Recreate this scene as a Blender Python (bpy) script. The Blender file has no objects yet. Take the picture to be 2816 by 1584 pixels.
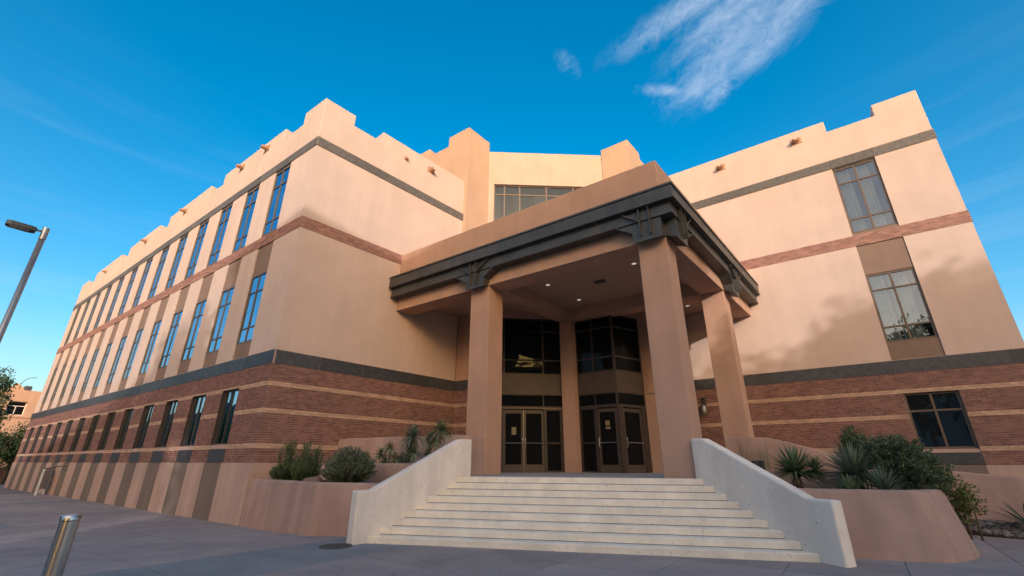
import bpy, bmesh, math, random
from mathutils import Vector, Matrix
random.seed(7)
S = bpy.context.scene
C = S.collection

# ---------------------------------------------------------------- camera
cam = bpy.data.cameras.new('camera'); co = bpy.data.objects.new('camera', cam); C.objects.link(co)
F_PX, PITCH, ROLL, YAW = 1225.77, .3767, -.0031, .6281
CAM = Vector((14.298, -6.862, 1.6))
fh = Vector((-math.sin(YAW), math.cos(YAW), 0)); rt = Vector((math.cos(YAW), math.sin(YAW), 0)); zz = Vector((0, 0, 1))
fw = fh*math.cos(PITCH)+zz*math.sin(PITCH); up = zz*math.cos(PITCH)-fh*math.sin(PITCH)
cx = rt*math.cos(ROLL)-up*math.sin(ROLL); cy = rt*math.sin(ROLL)+up*math.cos(ROLL)
m3 = Matrix((cx, cy, -fw)).transposed()
co.matrix_world = Matrix.Translation(CAM) @ m3.to_4x4()
cam.sensor_width = 36; cam.lens = 36*F_PX/2816; cam.clip_end = 3000; cam.clip_start = .05
S.camera = co

# ---------------------------------------------------------------- sky, sun, exposure
ELEV = math.radians(13.0); SROT = math.atan2(.66, -.75)
W = bpy.data.worlds.new('World'); S.world = W; W.use_nodes = True
wt = W.node_tree; wn = wt.nodes; wl = wt.links
for n in list(wn): wn.remove(n)
def WN(t, **k):
    n = wn.new(t)
    for a, v in k.items(): setattr(n, a, v)
    return n
def wmath(op, a, b=None, clamp=False):
    n = WN('ShaderNodeMath', operation=op); n.use_clamp = clamp
    for i, v in enumerate((a, b)):
        if v is None: continue
        if isinstance(v, (int, float)): n.inputs[i].default_value = v
        else: wl.new(v, n.inputs[i])
    return n.outputs[0]
sky = WN('ShaderNodeTexSky', sky_type='NISHITA', sun_disc=False, sun_elevation=ELEV, sun_rotation=SROT,
         air_density=1.0, dust_density=8.0, ozone_density=1.0, altitude=1000)
hs = WN('ShaderNodeHueSaturation'); hs.inputs['Saturation'].default_value = 1.66; hs.inputs['Hue'].default_value = .49; hs.inputs['Value'].default_value = 1.0
wl.new(sky.outputs[0], hs.inputs['Color'])
tc = WN('ShaderNodeTexCoord')
def wdot(vec):
    n = WN('ShaderNodeVectorMath', operation='DOT_PRODUCT'); wl.new(tc.outputs['Generated'], n.inputs[0]); n.inputs[1].default_value = vec
    return n.outputs['Value']
# cirrus: flat coordinates of a sheet of air above the place, wisps drawn out along one wind direction
c0 = Vector((-.05, .70, .72)).normalized(); ca = Vector((.27, .07, .035)); ca = (ca-c0*ca.dot(c0)).normalized(); cb = c0.cross(ca)
den = wmath('MAXIMUM', wdot(c0), .05)
pc = wmath('DIVIDE', wdot(ca), den); qc = wmath('DIVIDE', wdot(cb), den)
def lobe(p0, q0, ang, rx, ry):
    a = math.radians(ang)
    dp = wmath('SUBTRACT', pc, p0); dq = wmath('SUBTRACT', qc, q0)
    u = wmath('DIVIDE', wmath('ADD', wmath('MULTIPLY', dp, math.cos(a)), wmath('MULTIPLY', dq, math.sin(a))), rx)
    v = wmath('DIVIDE', wmath('SUBTRACT', wmath('MULTIPLY', dq, math.cos(a)), wmath('MULTIPLY', dp, math.sin(a))), ry)
    r = wmath('SQRT', wmath('ADD', wmath('MULTIPLY', u, u), wmath('MULTIPLY', v, v)))
    return wmath('SUBTRACT', 1.0, r, True)
CLOUD_LOBES = [(.12, -.008, -32, .24, .048), (.04, .005, -32, .20, .075), (-.025, .055, -12, .115, .05), (-.02, -.075, -10, .22, .040), (.12, -.085, -8, .22, .042), (-.095, .050, 22, .075, .018), (-.01, .082, -35, .055, .028), (.06, .04, -20, .12, .04), (.03, -.04, -22, .17, .05)]
msk = None
for L in CLOUD_LOBES:
    v = lobe(*L); msk = v if msk is None else wmath('MAXIMUM', msk, v)
cmb = WN('ShaderNodeCombineXYZ'); a = math.radians(-32)
wl.new(wmath('MULTIPLY', wmath('ADD', wmath('MULTIPLY', pc, math.cos(a)), wmath('MULTIPLY', qc, math.sin(a))), 11.0), cmb.inputs[0])
wl.new(wmath('MULTIPLY', wmath('SUBTRACT', wmath('MULTIPLY', qc, math.cos(a)), wmath('MULTIPLY', pc, math.sin(a))), 17.0), cmb.inputs[1])
nz = WN('ShaderNodeTexNoise'); nz.inputs['Scale'].default_value = 1.6; nz.inputs['Detail'].default_value = 9; nz.inputs['Roughness'].default_value = .70; nz.inputs['Distortion'].default_value = 1.6
wl.new(cmb.outputs[0], nz.inputs['Vector'])
wisp = wmath('MULTIPLY', wmath('SUBTRACT', wmath('ADD', nz.outputs['Fac'], wmath('MULTIPLY', msk, .45)), .50), 1.4, True)
wisp = wmath('MULTIPLY', wisp, wmath('MULTIPLY', msk, 1.5, True))
# faint streaks low over the horizon, all the way round
sep = WN('ShaderNodeSeparateXYZ'); wl.new(tc.outputs['Generated'], sep.inputs[0])
el = wmath('MAXIMUM', sep.outputs['Z'], .02)
cm2 = WN('ShaderNodeCombineXYZ')
wl.new(wmath('MULTIPLY', sep.outputs['X'], 1.6), cm2.inputs[0]); wl.new(wmath('MULTIPLY', sep.outputs['Y'], 1.6), cm2.inputs[1]); wl.new(wmath('MULTIPLY', sep.outputs['Z'], 22), cm2.inputs[2])
n2 = WN('ShaderNodeTexNoise'); n2.inputs['Scale'].default_value = 1.1; n2.inputs['Detail'].default_value = 6; n2.inputs['Roughness'].default_value = .55
wl.new(cm2.outputs[0], n2.inputs['Vector'])
band = wmath('MULTIPLY', wmath('SUBTRACT', .62, el, True), 1.5, True)
streak = wmath('MULTIPLY', wmath('MULTIPLY', wmath('SUBTRACT', n2.outputs['Fac'], .50), 3.0, True), wmath('MULTIPLY', band, .42))
puff = wmath('MULTIPLY', wmath('MULTIPLY', lobe(-.27, -.065, 62, .040, .024), wmath('MULTIPLY', wmath('SUBTRACT', nz.outputs['Fac'], .40), 3.0, True)), .55)
wisp = wmath('MAXIMUM', wisp, puff)
cov = wmath('MAXIMUM', wmath('MULTIPLY', wisp, .62), streak)
mix = WN('ShaderNodeMix', data_type='RGBA')
wl.new(cov, mix.inputs['Factor']); wl.new(hs.outputs[0], mix.inputs['A']); mix.inputs['B'].default_value = (2.35, 2.65, 3.2, 1)
bg = WN('ShaderNodeBackground'); bg.inputs['Strength'].default_value = .15
wl.new(mix.outputs['Result'], bg.inputs['Color'])
wo = WN('ShaderNodeOutputWorld'); wl.new(bg.outputs[0], wo.inputs['Surface'])
SUN = Vector((.66*math.cos(ELEV), -.75*math.cos(ELEV), math.sin(ELEV))).normalized()
sl = bpy.data.lights.new('sun', 'SUN'); sl.energy = 2.0; sl.angle = math.radians(.5); sl.color = (.52, .485, .465)
so = bpy.data.objects.new('sun', sl); C.objects.link(so); so.rotation_euler = SUN.to_track_quat('Z', 'Y').to_euler(); so.location = (40, -45, 30)
S.view_settings.view_transform = 'Standard'; S.view_settings.look = 'None'; S.view_settings.gamma = 1; S.view_settings.use_curve_mapping = False
S.view_settings.exposure = 1.15
S.cycles.use_denoising = True
S.cycles.max_bounces = 8; S.cycles.diffuse_bounces = 4; S.cycles.glossy_bounces = 3; S.cycles.transparent_max_bounces = 12

# ---------------------------------------------------------------- helpers
def ground_z(x):
    t = min(1, max(0, x/6.0)); return .15*t*t*(3-2*t)
class Fr:
    """a wall's own axes: s along it, o outward from its face, z up"""
    def __init__(self, ox, oy, ux, uy, side):
        l = math.hypot(ux, uy); self.o = (ox, oy); self.u = (ux/l, uy/l)
        self.n = (self.u[1]*side, -self.u[0]*side); self.flip = side > 0
    def p(self, s, o, z): return (self.o[0]+self.u[0]*s+self.n[0]*o, self.o[1]+self.u[1]*s+self.n[1]*o, z)
WORLD = Fr(0, 0, 1, 0, -1)      # s = x, o = y
class MB:
    def __init__(self): self.v = []; self.f = []
    def add(self, vs, fs):
        b = len(self.v); self.v += [tuple(q) for q in vs]; self.f += [tuple(b+i for i in f) for f in fs]; return self
    def box(self, F, s0, s1, o0, o1, z0, z1):
        q = [F.p(s, o, z) for z in (z0, z1) for s, o in ((s0, o0), (s1, o0), (s1, o1), (s0, o1))]
        fs = [(3, 2, 1, 0), (4, 5, 6, 7), (0, 1, 5, 4), (1, 2, 6, 5), (2, 3, 7, 6), (3, 0, 4, 7)]
        if F.flip: fs = [f[::-1] for f in fs]
        return self.add(q, fs)
    def prism(self, pts, z0, z1):
        n = len(pts); ar = sum(pts[i][0]*pts[(i+1) % n][1]-pts[(i+1) % n][0]*pts[i][1] for i in range(n))
        if ar < 0: pts = pts[::-1]
        f0 = z0 if callable(z0) else (lambda x, y: z0); f1 = z1 if callable(z1) else (lambda x, y: z1)
        q = [(x, y, f0(x, y)) for x, y in pts]+[(x, y, f1(x, y)) for x, y in pts]
        return self.add(q, [tuple(range(n))[::-1], tuple(range(n, 2*n))]+[(i, (i+1) % n, n+(i+1) % n, n+i) for i in range(n)])
    def slab(self, F, poly, o0, o1):
        """polygon drawn in (s, z) on a wall, thick from o0 to o1"""
        n = len(poly); ar = sum(poly[i][0]*poly[(i+1) % n][1]-poly[(i+1) % n][0]*poly[i][1] for i in range(n))
        if ar < 0: poly = poly[::-1]
        q = [F.p(s, o0, z) for s, z in poly]+[F.p(s, o1, z) for s, z in poly]
        fs = [tuple(range(n)), tuple(range(n, 2*n))[::-1]]+[(i, n+i, n+(i+1) % n, (i+1) % n) for i in range(n)]
        if F.flip: fs = [f[::-1] for f in fs]
        return self.add(q, fs)
    def tube(self, pts, r, n=8, cap=True):
        pts = [Vector(p) for p in pts]; rr = r if isinstance(r, (list, tuple)) else [r]*len(pts); rings = []
        for i, p in enumerate(pts):
            d = (pts[min(i+1, len(pts)-1)]-pts[max(i-1, 0)]).normalized()
            a = d.orthogonal().normalized() if i == 0 else (rings_a-d*rings_a.dot(d)).normalized()
            rings_a = a; b = d.cross(a)
            rings.append([p+(a*math.cos(2*math.pi*k/n)+b*math.sin(2*math.pi*k/n))*rr[i] for k in range(n)])
        vs = [q for R in rings for q in R]
        fs = [(i*n+k, i*n+(k+1) % n, (i+1)*n+(k+1) % n, (i+1)*n+k) for i in range(len(pts)-1) for k in range(n)]
        if cap: fs += [tuple(range(n))[::-1], tuple(range((len(pts)-1)*n, len(pts)*n))]
        return self.add(vs, fs)
    def sweep(self, path, prof):
        """closed wall section (inward offset, height above 0) carried along a plan path; outside is on the path's right"""
        pts = [Vector((p[0], p[1], 0)) for p in path]; n = len(pts); k = len(prof); vs = []
        for i, p in enumerate(pts):
            t0 = (pts[i]-pts[i-1]).normalized() if i else None; t1 = (pts[i+1]-pts[i]).normalized() if i < n-1 else None
            t = ((t0 or t1)+(t1 or t0)).normalized(); nr = Vector((-t.y, t.x, 0))
            sc = 1/max(.5, (t1 or t0).dot(t))
            for o, z in prof: vs.append(p+nr*o*sc+Vector((0, 0, z(p.x) if callable(z) else z)))
        fs = [(i*k+j, (i+1)*k+j, (i+1)*k+(j+1) % k, i*k+(j+1) % k) for i in range(n-1) for j in range(k)]
        fs += [tuple(range(k)), tuple(range((n-1)*k, n*k))[::-1]]
        return self.add(vs, fs)
    def build(self, name, mat, parent=None, smooth=False, bevel=0, seg=2, loc=None, fix=False):
        me = bpy.data.meshes.new(name); me.from_pydata(self.v, [], self.f); me.materials.append(mat)
        if fix:
            bm = bmesh.new(); bm.from_mesh(me); bmesh.ops.recalc_face_normals(bm, faces=bm.faces); bm.to_mesh(me); bm.free()
        if smooth: me.polygons.foreach_set('use_smooth', [True]*len(me.polygons))
        o = bpy.data.objects.new(name, me); C.objects.link(o)
        if loc: o.location = loc
        if parent: o.parent = parent
        if bevel:
            b = o.modifiers.new('round', 'BEVEL'); b.width = bevel; b.segments = seg; b.limit_method = 'ANGLE'; b.angle_limit = .6; b.harden_normals = False
        return o
def tag(o, label=None, cat=None, group=None, kind=None):
    for k, v in (('label', label), ('category', cat), ('group', group), ('kind', kind)):
        if v: o[k] = v
    return o
def empty(name, loc=(0, 0, 0), label=None, cat=None, group=None):
    o = bpy.data.objects.new(name, None); C.objects.link(o); o.location = loc; o.empty_display_size = .3
    return tag(o, label, cat, group)
def put(o, parent):            # parent a part without moving it
    o.parent = parent; o.matrix_parent_inverse = Matrix.Translation(-Vector(parent.location)); return o
def inst(name, mesh, loc, rotz=0, parent=None, scale=None):
    o = bpy.data.objects.new(name, mesh); C.objects.link(o); o.location = loc; o.rotation_euler = (0, 0, rotz)
    if scale: o.scale = scale
    if parent: o.parent = parent
    return o

# ---------------------------------------------------------------- materials
def mat(name, col, rough=.85, var=.12, scale=1.2, bump=.25, bscale=60, streak=0, col2=None, spec=.3, metal=0, island=0, wear=0, spots=0):
    m = bpy.data.materials.new(name); m.use_nodes = True; t = m.node_tree; N = t.nodes; L = t.links
    b = N['Principled BSDF']; b.inputs['Roughness'].default_value = rough; b.inputs['Metallic'].default_value = metal; b.inputs['Specular IOR Level'].default_value = spec
    g = N.new('ShaderNodeNewGeometry')
    col = tuple(col)+(1,); dark = tuple(c*(1-var) for c in col[:3])+(1,); lite = (tuple(col2)+(1,)) if col2 else tuple(min(1, c*(1+var)) for c in col[:3])+(1,)
    n1 = N.new('ShaderNodeTexNoise'); n1.inputs['Scale'].default_value = scale; n1.inputs['Detail'].default_value = 6; n1.inputs['Roughness'].default_value = .65
    L.new(g.outputs['Position'], n1.inputs['Vector'])
    r = N.new('ShaderNodeValToRGB'); r.color_ramp.elements[0].position = .3; r.color_ramp.elements[1].position = .7
    r.color_ramp.elements[0].color = dark; r.color_ramp.elements[1].color = lite; L.new(n1.outputs['Fac'], r.inputs[0])
    out = r.outputs[0]
    def mul(o_, fac_socket, lo, hi, frm=.35, to=.65):
        mr = N.new('ShaderNodeMapRange'); mr.inputs['From Min'].default_value = frm; mr.inputs['From Max'].default_value = to; mr.inputs['To Min'].default_value = lo; mr.inputs['To Max'].default_value = hi
        L.new(fac_socket, mr.inputs['Value'])
        x = N.new('ShaderNodeVectorMath'); x.operation = 'SCALE'; L.new(o_, x.inputs[0]); L.new(mr.outputs[0], x.inputs['Scale']); return x.outputs[0]
    if streak:      # rain runs down the face
        mp = N.new('ShaderNodeMapping'); mp.inputs['Scale'].default_value = (2.6, 2.6, .22); L.new(g.outputs['Position'], mp.inputs['Vector'])
        n3 = N.new('ShaderNodeTexNoise'); n3.inputs['Scale'].default_value = 1.0; n3.inputs['Detail'].default_value = 5; L.new(mp.outputs[0], n3.inputs['Vector'])
        out = mul(out, n3.outputs['Fac'], 1-streak, 1+streak*.4)
    if wear:        # scattered dark scuffs and pits
        n4 = N.new('ShaderNodeTexNoise'); n4.inputs['Scale'].default_value = 9; n4.inputs['Detail'].default_value = 8; n4.inputs['Roughness'].default_value = .75; L.new(g.outputs['Position'], n4.inputs['Vector'])
        out = mul(out, n4.outputs['Fac'], 1-wear, 1.0, .30, .42)
    if spots:       # small dark blots, thinly scattered
        vo = N.new('ShaderNodeTexVoronoi'); vo.inputs['Scale'].default_value = spots; vo.inputs['Randomness'].default_value = 1; L.new(g.outputs['Position'], vo.inputs['Vector'])
        wn_ = N.new('ShaderNodeTexNoise'); wn_.inputs['Scale'].default_value = 30; L.new(g.outputs['Position'], wn_.inputs['Vector'])
        sm_ = N.new('ShaderNodeMath'); sm_.operation = 'MULTIPLY_ADD'; sm_.inputs[1].default_value = .10; L.new(wn_.outputs['Fac'], sm_.inputs[0]); L.new(vo.outputs['Distance'], sm_.inputs[2])
        out = mul(out, sm_.outputs[0], .62, 1.0, .10, .14)
    if island:      # every piece its own shade
        oi = N.new('ShaderNodeObjectInfo'); ad = N.new('ShaderNodeMath'); ad.operation = 'ADD'; fr_ = N.new('ShaderNodeMath'); fr_.operation = 'FRACT'
        L.new(oi.outputs['Random'], ad.inputs[0]); L.new(g.outputs['Random Per Island'], ad.inputs[1]); L.new(ad.outputs[0], fr_.inputs[0])
        out = mul(out, fr_.outputs[0], 1-island, 1+island, 0, 1)
    L.new(out, b.inputs['Base Color'])
    if bump:
        n5 = N.new('ShaderNodeTexNoise'); n5.inputs['Scale'].default_value = bscale; n5.inputs['Detail'].default_value = 4; L.new(g.outputs['Position'], n5.inputs['Vector'])
        bp = N.new('ShaderNodeBump'); bp.inputs['Strength'].default_value = bump; bp.inputs['Distance'].default_value = .01; L.new(n5.outputs['Fac'], bp.inputs['Height']); L.new(bp.outputs[0], b.inputs['Normal'])
    return m
M = {}
M['stucco'] = mat('light_stucco', (.60, .455, .383), .9, .07, .6, .16, 40, .045)
M['portico'] = mat('terracotta_stucco', (.485, .295, .212), .9, .08, 1.1, .2, 45, .05, wear=.06)
M['pylon'] = mat('apricot_stucco', (.50, .335, .24), .9, .06, .9, .35, 45, .03)
M['centre'] = mat('pale_peach_stucco', (.47, .36, .295), .9, .06, .9, .35, 45, .03)
M['stripe'] = mat('brown_stucco', (.245, .165, .125), .9, .07, 1.1, .4, 45, .06)
M['base'] = mat('rose_stucco', (.50, .345, .28), .9, .07, 1.0, .4, 40, .10)
M['bstripe'] = mat('umber_stucco', (.205, .155, .125), .9, .08, 1.0, .4, 40, .10)
M['planter'] = mat('adobe_stucco', (.42, .265, .205), .92, .12, .9, .8, 24, .14, wear=.12)
M['white'] = mat('off_white_stucco', (.83, .715, .615), .9, .08, 1.6, .6, 22, .10, wear=.2, spots=5)
M['step'] = mat('cream_concrete', (.84, .735, .605), .88, .10, 2.0, .4, 60, .08, wear=.35, spots=7)
M['landing'] = mat('grey_concrete', (.34, .325, .315), .85, .1, 1.5, .3, 60, 0, wear=.2)
M['brick'] = mat('red_brick', (.245, .124, .100), .9, .16, 5, .5, 90, 0, island=.24)
M['bandbrick'] = mat('rose_brick', (.36, .19, .15), .9, .14, 5, .5, 90, 0, island=.22)
M['lbrick'] = mat('buff_brick', (.54, .35, .24), .9, .10, 7, .5, 90, 0, island=.16)
M['mortar'] = mat('mortar', (.43, .315, .255), .95, .12, 5, .5, 90)
M['granite'] = mat('dark_granite', (.058, .058, .062), .5, .35, 7, .6, 25, 0, island=.15, spec=.4)
M['granite_hi'] = mat('grey_granite', (.125, .112, .10), .6, .35, 9, .6, 40, 0, island=.12)
M['steel'] = mat('dark_painted_steel', (.062, .059, .055), .45, .3, 2.5, .15, 20, .2, spec=.5, wear=.2)
M['bronze'] = mat('bronze_aluminium', (.135, .090, .062), .45, .12, 3, 0, spec=.4)
M['doorbronze'] = mat('door_bronze', (.075, .052, .038), .45, .12, 3, 0, spec=.4)
M['dbronze'] = mat('dark_bronze_aluminium', (.050, .034, .026), .45, .12, 3, 0, spec=.4)
M['spandrel'] = mat('brown_metal_panel', (.085, .058, .043), .5, .12, 2, .05, 20)
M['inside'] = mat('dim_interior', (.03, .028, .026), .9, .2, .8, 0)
M['ceiling'] = mat('soffit_stucco', (.48, .325, .25), .92, .06, 1.0, .3, 45)
M['curtain'] = mat('cream_curtain', (.50, .47, .37), .9, .06, 4, 0)
M['terracotta'] = mat('clay_spout', (.44, .255, .165), .8, .18, 8, .3, 60)
M['steel_bright'] = mat('brushed_steel', (.50, .50, .51), .30, .10, 2, .06, 120, metal=1)
M['pole'] = mat('grey_painted_metal', (.30, .305, .31), .42, .08, 2, 0, metal=.7)
M['panel'] = mat('light_grey_sheet', (.42, .44, .46), .5, .1, 3, .05, 40, .1, spec=.5)
M['lamp_head'] = mat('dark_grey_casting', (.07, .072, .075), .5, .12, 5, .1, 60)
M['lens'] = mat('lamp_lens', (.34, .31, .27), .25, .2, 9, 0)
M['pave'] = mat('rose_paving', (.325, .262, .24), .8, .16, 1.1, .3, 40, 0, wear=.3, island=.10, spots=2.2)
M['gpave'] = mat('grey_paving', (.235, .225, .222), .8, .16, 1.1, .3, 40, 0, wear=.3, island=.08, spots=2.2)
M['grout'] = mat('pale_joint', (.25, .225, .205), .9, .15, 6, .3, 60)
M['ground'] = mat('far_concrete', (.19, .175, .168), .9, .12, .4, .2, 20)
M['soil'] = mat('brown_soil', (.085, .055, .04), .95, .3, 8, .8, 30)
M['rock'] = mat('brown_boulder', (.20, .13, .105), .9, .25, 6, .8, 12)
M['cobble'] = mat('river_cobbles', (.165, .135, .115), .75, .25, 14, .3, 60, 0, island=.55)
M['iron'] = mat('cast_iron', (.085, .08, .077), .6, .3, 12, .5, 50)
M['nosing_shade'] = mat('painted_nosing_shade', (.12, .10, .09), .9, .3, 9, .2, 60)  # dark colour for the shadow line under each step nosing
M['paper'] = mat('paper_notice', (.26, .21, .12), .8, .04, 6, 0)
M['box'] = mat('dark_plastic', (.03, .032, .034), .6, .2, 9, .1, 50)
M['stem'] = mat('woody_stem', (.13, .095, .065), .9, .25, 14, .5, 60)
M['dry'] = mat('dry_stalks', (.24, .185, .115), .9, .25, 14, 0, island=.3)
M['bark'] = mat('tree_bark', (.10, .075, .055), .9, .3, 8, .9, 20)
M['bgwall'] = mat('peach_stucco', (.56, .335, .225), .9, .05, .5, .2, 20, .05)
M['bgblock'] = mat('tan_office_stucco', (.38, .30, .24), .9, .06, .4, .2, 20)
M['shop'] = mat('dark_shop_stucco', (.13, .10, .08), .9, .1, .4, .2, 20)
M['lowwall'] = mat('dark_clay_wall', (.12, .075, .06), .9, .2, 2, .3, 20)
M['lit'] = bpy.data.materials.new('lit_lamp_lens'); M['lit'].use_nodes = True
_b = M['lit'].node_tree.nodes['Principled BSDF']; _b.inputs['Emission Color'].default_value = (1, .9, .74, 1); _b.inputs['Emission Strength'].default_value = .24; _b.inputs['Base Color'].default_value = (.5, .48, .44, 1)
def leafmat(name, col, var=.3, rough=.55, trans=.25):
    m = mat(name, col, rough, .15, 3, 0, island=var, spec=.35)
    b = m.node_tree.nodes['Principled BSDF']; L = m.node_tree.links
    tr = m.node_tree.nodes.new('ShaderNodeBsdfTranslucent'); src = b.inputs['Base Color'].links[0].from_socket; L.new(src, tr.inputs[0])
    mx = m.node_tree.nodes.new('ShaderNodeMixShader'); mx.inputs[0].default_value = trans
    out = m.node_tree.nodes['Material Output']; L.new(b.outputs[0], mx.inputs[1]); L.new(tr.outputs[0], mx.inputs[2]); L.new(mx.outputs[0], out.inputs[0]); return m
M['rosemary'] = leafmat('rosemary_needles', (.13, .175, .075), .5)
M['boxleaf'] = leafmat('grey_green_needles', (.175, .205, .135), .5)
M['yucca'] = leafmat('yucca_blades', (.185, .235, .12), .4)
M['yucca2'] = leafmat('blue_yucca_blades', (.18, .22, .15), .4)
M['shrub'] = leafmat('dark_shrub_leaves', (.14, .175, .09), .5)
M['photinia'] = leafmat('yellow_green_leaves', (.16, .19, .050), .5)
M['redleaf'] = leafmat('reddish_leaves', (.30, .12, .07), .4)
M['agave'] = leafmat('agave_leaves', (.08, .115, .065), .25)
M['treeleaf'] = leafmat('tree_leaves', (.060, .095, .035), .45)
def glassmat(name, tint, refl=.30, clear=.5, ior=1.5, rc=(.92, .95, .97)):
    m = bpy.data.materials.new(name); m.use_nodes = True; t = m.node_tree; N = t.nodes; L = t.links; N.remove(N['Principled BSDF'])
    gl = N.new('ShaderNodeBsdfGlossy'); gl.inputs['Roughness'].default_value = .015; gl.inputs['Color'].default_value = tuple(rc)+(1,)
    g = N.new('ShaderNodeNewGeometry'); nz = N.new('ShaderNodeTexNoise'); nz.inputs['Scale'].default_value = .8; L.new(g.outputs['Position'], nz.inputs['Vector'])
    bp = N.new('ShaderNodeBump'); bp.inputs['Strength'].default_value = .06; bp.inputs['Distance'].default_value = .03; L.new(nz.outputs['Fac'], bp.inputs['Height']); L.new(bp.outputs[0], gl.inputs['Normal'])
    tr = N.new('ShaderNodeBsdfTransparent'); tr.inputs['Color'].default_value = tuple(tint)+(1,)
    df = N.new('ShaderNodeBsdfDiffuse'); df.inputs['Color'].default_value = (.02, .022, .024, 1)
    m1 = N.new('ShaderNodeMixShader'); m1.inputs[0].default_value = clear; L.new(df.outputs[0], m1.inputs[1]); L.new(tr.outputs[0], m1.inputs[2])
    fr = N.new('ShaderNodeFresnel'); fr.inputs['IOR'].default_value = ior
    mr = N.new('ShaderNodeMapRange'); mr.inputs['To Min'].default_value = refl; mr.inputs['To Max'].default_value = 1.0; L.new(fr.outputs[0], mr.inputs['Value'])
    m2 = N.new('ShaderNodeMixShader'); L.new(mr.outputs[0], m2.inputs[0]); L.new(m1.outputs[0], m2.inputs[1]); L.new(gl.outputs[0], m2.inputs[2])
    L.new(m2.outputs[0], N['Material Output'].inputs[0]); return m
M['glass'] = glassmat('coated_glass', (.35, .38, .40), .18, .5, 1.5, (.38, .57, .72))
M['uglass'] = glassmat('grey_glass', (.35, .38, .40), .045, .5, 1.4, (.55, .64, .72))
M['cglass'] = glassmat('clear_glass', (.72, .77, .79), .10, .9)
M['dglass'] = glassmat('door_glass', (.30, .30, .30), .0, .6, 1.22, (.50, .56, .62))

# ---------------------------------------------------------------- ground and paving
g = MB(); xs = [-900, -200, -60]+[i*1.0 for i in range(-2, 9)]+[40, 200, 900]
for x in xs: g.v += [(x, -900, ground_z(x)-.03), (x, 1400, ground_z(x)-.03)]
for i in range(len(xs)-1): g.f.append((2*i, 2*i+2, 2*i+3, 2*i+1))
ground = tag(g.build('ground', M['ground']), kind='structure')
BX = [-23.7, -20.6, -18.9, -17.15, -15.4, -14.2]
xl = BX+[-14.2+1.617*i for i in range(1, 12)]+[5.2, 7.15]+[7.15+1.48*i for i in range(1, 9)]
yl = [.3, -.55, -2.2, -3.82, -5.44, -7.1, -8.8]
pv = MB()
for i in range(len(xl)-1): pv.box(WORLD, xl[i], xl[i+1], -8.8, 13.0 if xl[i] > 7 else 2.0, -.2, 0)
pv.v = [(x, y, z+ground_z(x)-.008 if z == 0 else z) for x, y, z in pv.v]
pavement = tag(pv.build('pavement', M['grout']), kind='structure')
def paver(x0, x1, y0, y1, grey):
    j = .007; b = MB(); b.box(WORLD, x0+j, x1-j, y0+j, y1-j, -.05, .004+random.uniform(-.0012, .0012))
    b.v = [(x, y, z+ground_z(x)) for x, y, z in b.v]
    b.build('paving_slab', M['gpave'] if grey else M['pave'], pavement)
for i in range(len(xl)-1):
    x0, x1 = xl[i], xl[i+1]; grey = (x0, x1) == (5.2, 7.15) or (x0, x1) == (-15.4, -14.2)
    if x0 < 7.1: ys = yl
    else:
        ys = [9.2+1.52*0, 7.65, 6.15, 4.7, 3.2, 1.7, .2, -1.35, -2.9, -4.4, -5.9]
    for a_, b_ in zip(ys, ys[1:]):
        if x1 > 7.2 and a_ > 3.3 and x1 < 14.0: continue
        paver(x0, x1, b_, a_, grey or (x1 < -2.9 and a_ < -3.5))
# manhole cover
mh = MB(); n = 40
for k in range(n): mh.v.append((math.cos(2*math.pi*k/n)*.30, math.sin(2*math.pi*k/n)*.30, .012))
mh.v += [(x*.93, y*.93, .016) for x, y, _ in mh.v[:n]]+[(x*.86, y*.86, .011) for x, y, _ in mh.v[:n]]+[(x, y, -.06) for x, y, _ in mh.v[:n]]
for a_, b_ in ((3, 0), (0, 1), (1, 2)): mh.f += [(a_*n+k, a_*n+(k+1) % n, b_*n+(k+1) % n, b_*n+k) for k in range(n)]
mh.f.append(tuple(range(2*n, 3*n)))
for i in range(-3, 4):
    w = math.sqrt(.25**2-(i*.07)**2); mh.box(WORLD, -w, w, i*.07-.012, i*.07+.012, .010, .017)
tag(mh.build('manhole_cover', M['iron'], loc=(5.98, -1.03, .15)), 'round iron manhole cover in the grey paving before the stair', 'manhole cover')

# ---------------------------------------------------------------- the courthouse
FL = Fr(0, 0, -1, 0, -1); F1 = Fr(0, 0, .6788, 7.642, 1); FR = Fr(0, 13.3708, 1, 0, 1)
FT = Fr(.6788, 7.642, 1, 0, 1)                 # short return beside the entrance
hall = empty('courthouse', (0, 0, 0), 'large peach stucco courthouse with striped brick base and stepped parapet', 'building')
Z1T, Z1B, ZBT, ZBB, Z2T, Z2B, ZBASE = 13.45, 13.035, 9.90, 9.45, 5.005, 4.545, 1.62
PER = 2.52; NW = 13
wl_s = [(1.82+PER*k, 3.02+PER*k) for k in range(NW)]      # window columns of the long front, as s
LEN = 34.65; T = .5
def wallbox(F, s0, s1, z0, z1, m, o1=0, o0=-T, name='stucco_wall'):
    return MB().box(F, s0, s1, o0, o1, z0, z1).build(name, M[m], hall)
# cores behind the glass
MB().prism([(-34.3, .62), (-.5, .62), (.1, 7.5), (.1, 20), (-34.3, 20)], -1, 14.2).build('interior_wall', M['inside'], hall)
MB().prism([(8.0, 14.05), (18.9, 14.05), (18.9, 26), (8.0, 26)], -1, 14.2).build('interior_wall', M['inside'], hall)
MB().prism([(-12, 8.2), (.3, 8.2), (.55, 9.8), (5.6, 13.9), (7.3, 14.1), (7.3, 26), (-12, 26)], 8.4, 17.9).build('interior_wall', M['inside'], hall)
MB().prism([(1.0, 8.6), (2.4, 8.6), (5.2, 11.2), (7.1, 11.2), (7.6, 12.6), (9, 12.6), (9, 20), (1, 20)], -1, 8.3).build('interior_wall', M['inside'], hall)
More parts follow.
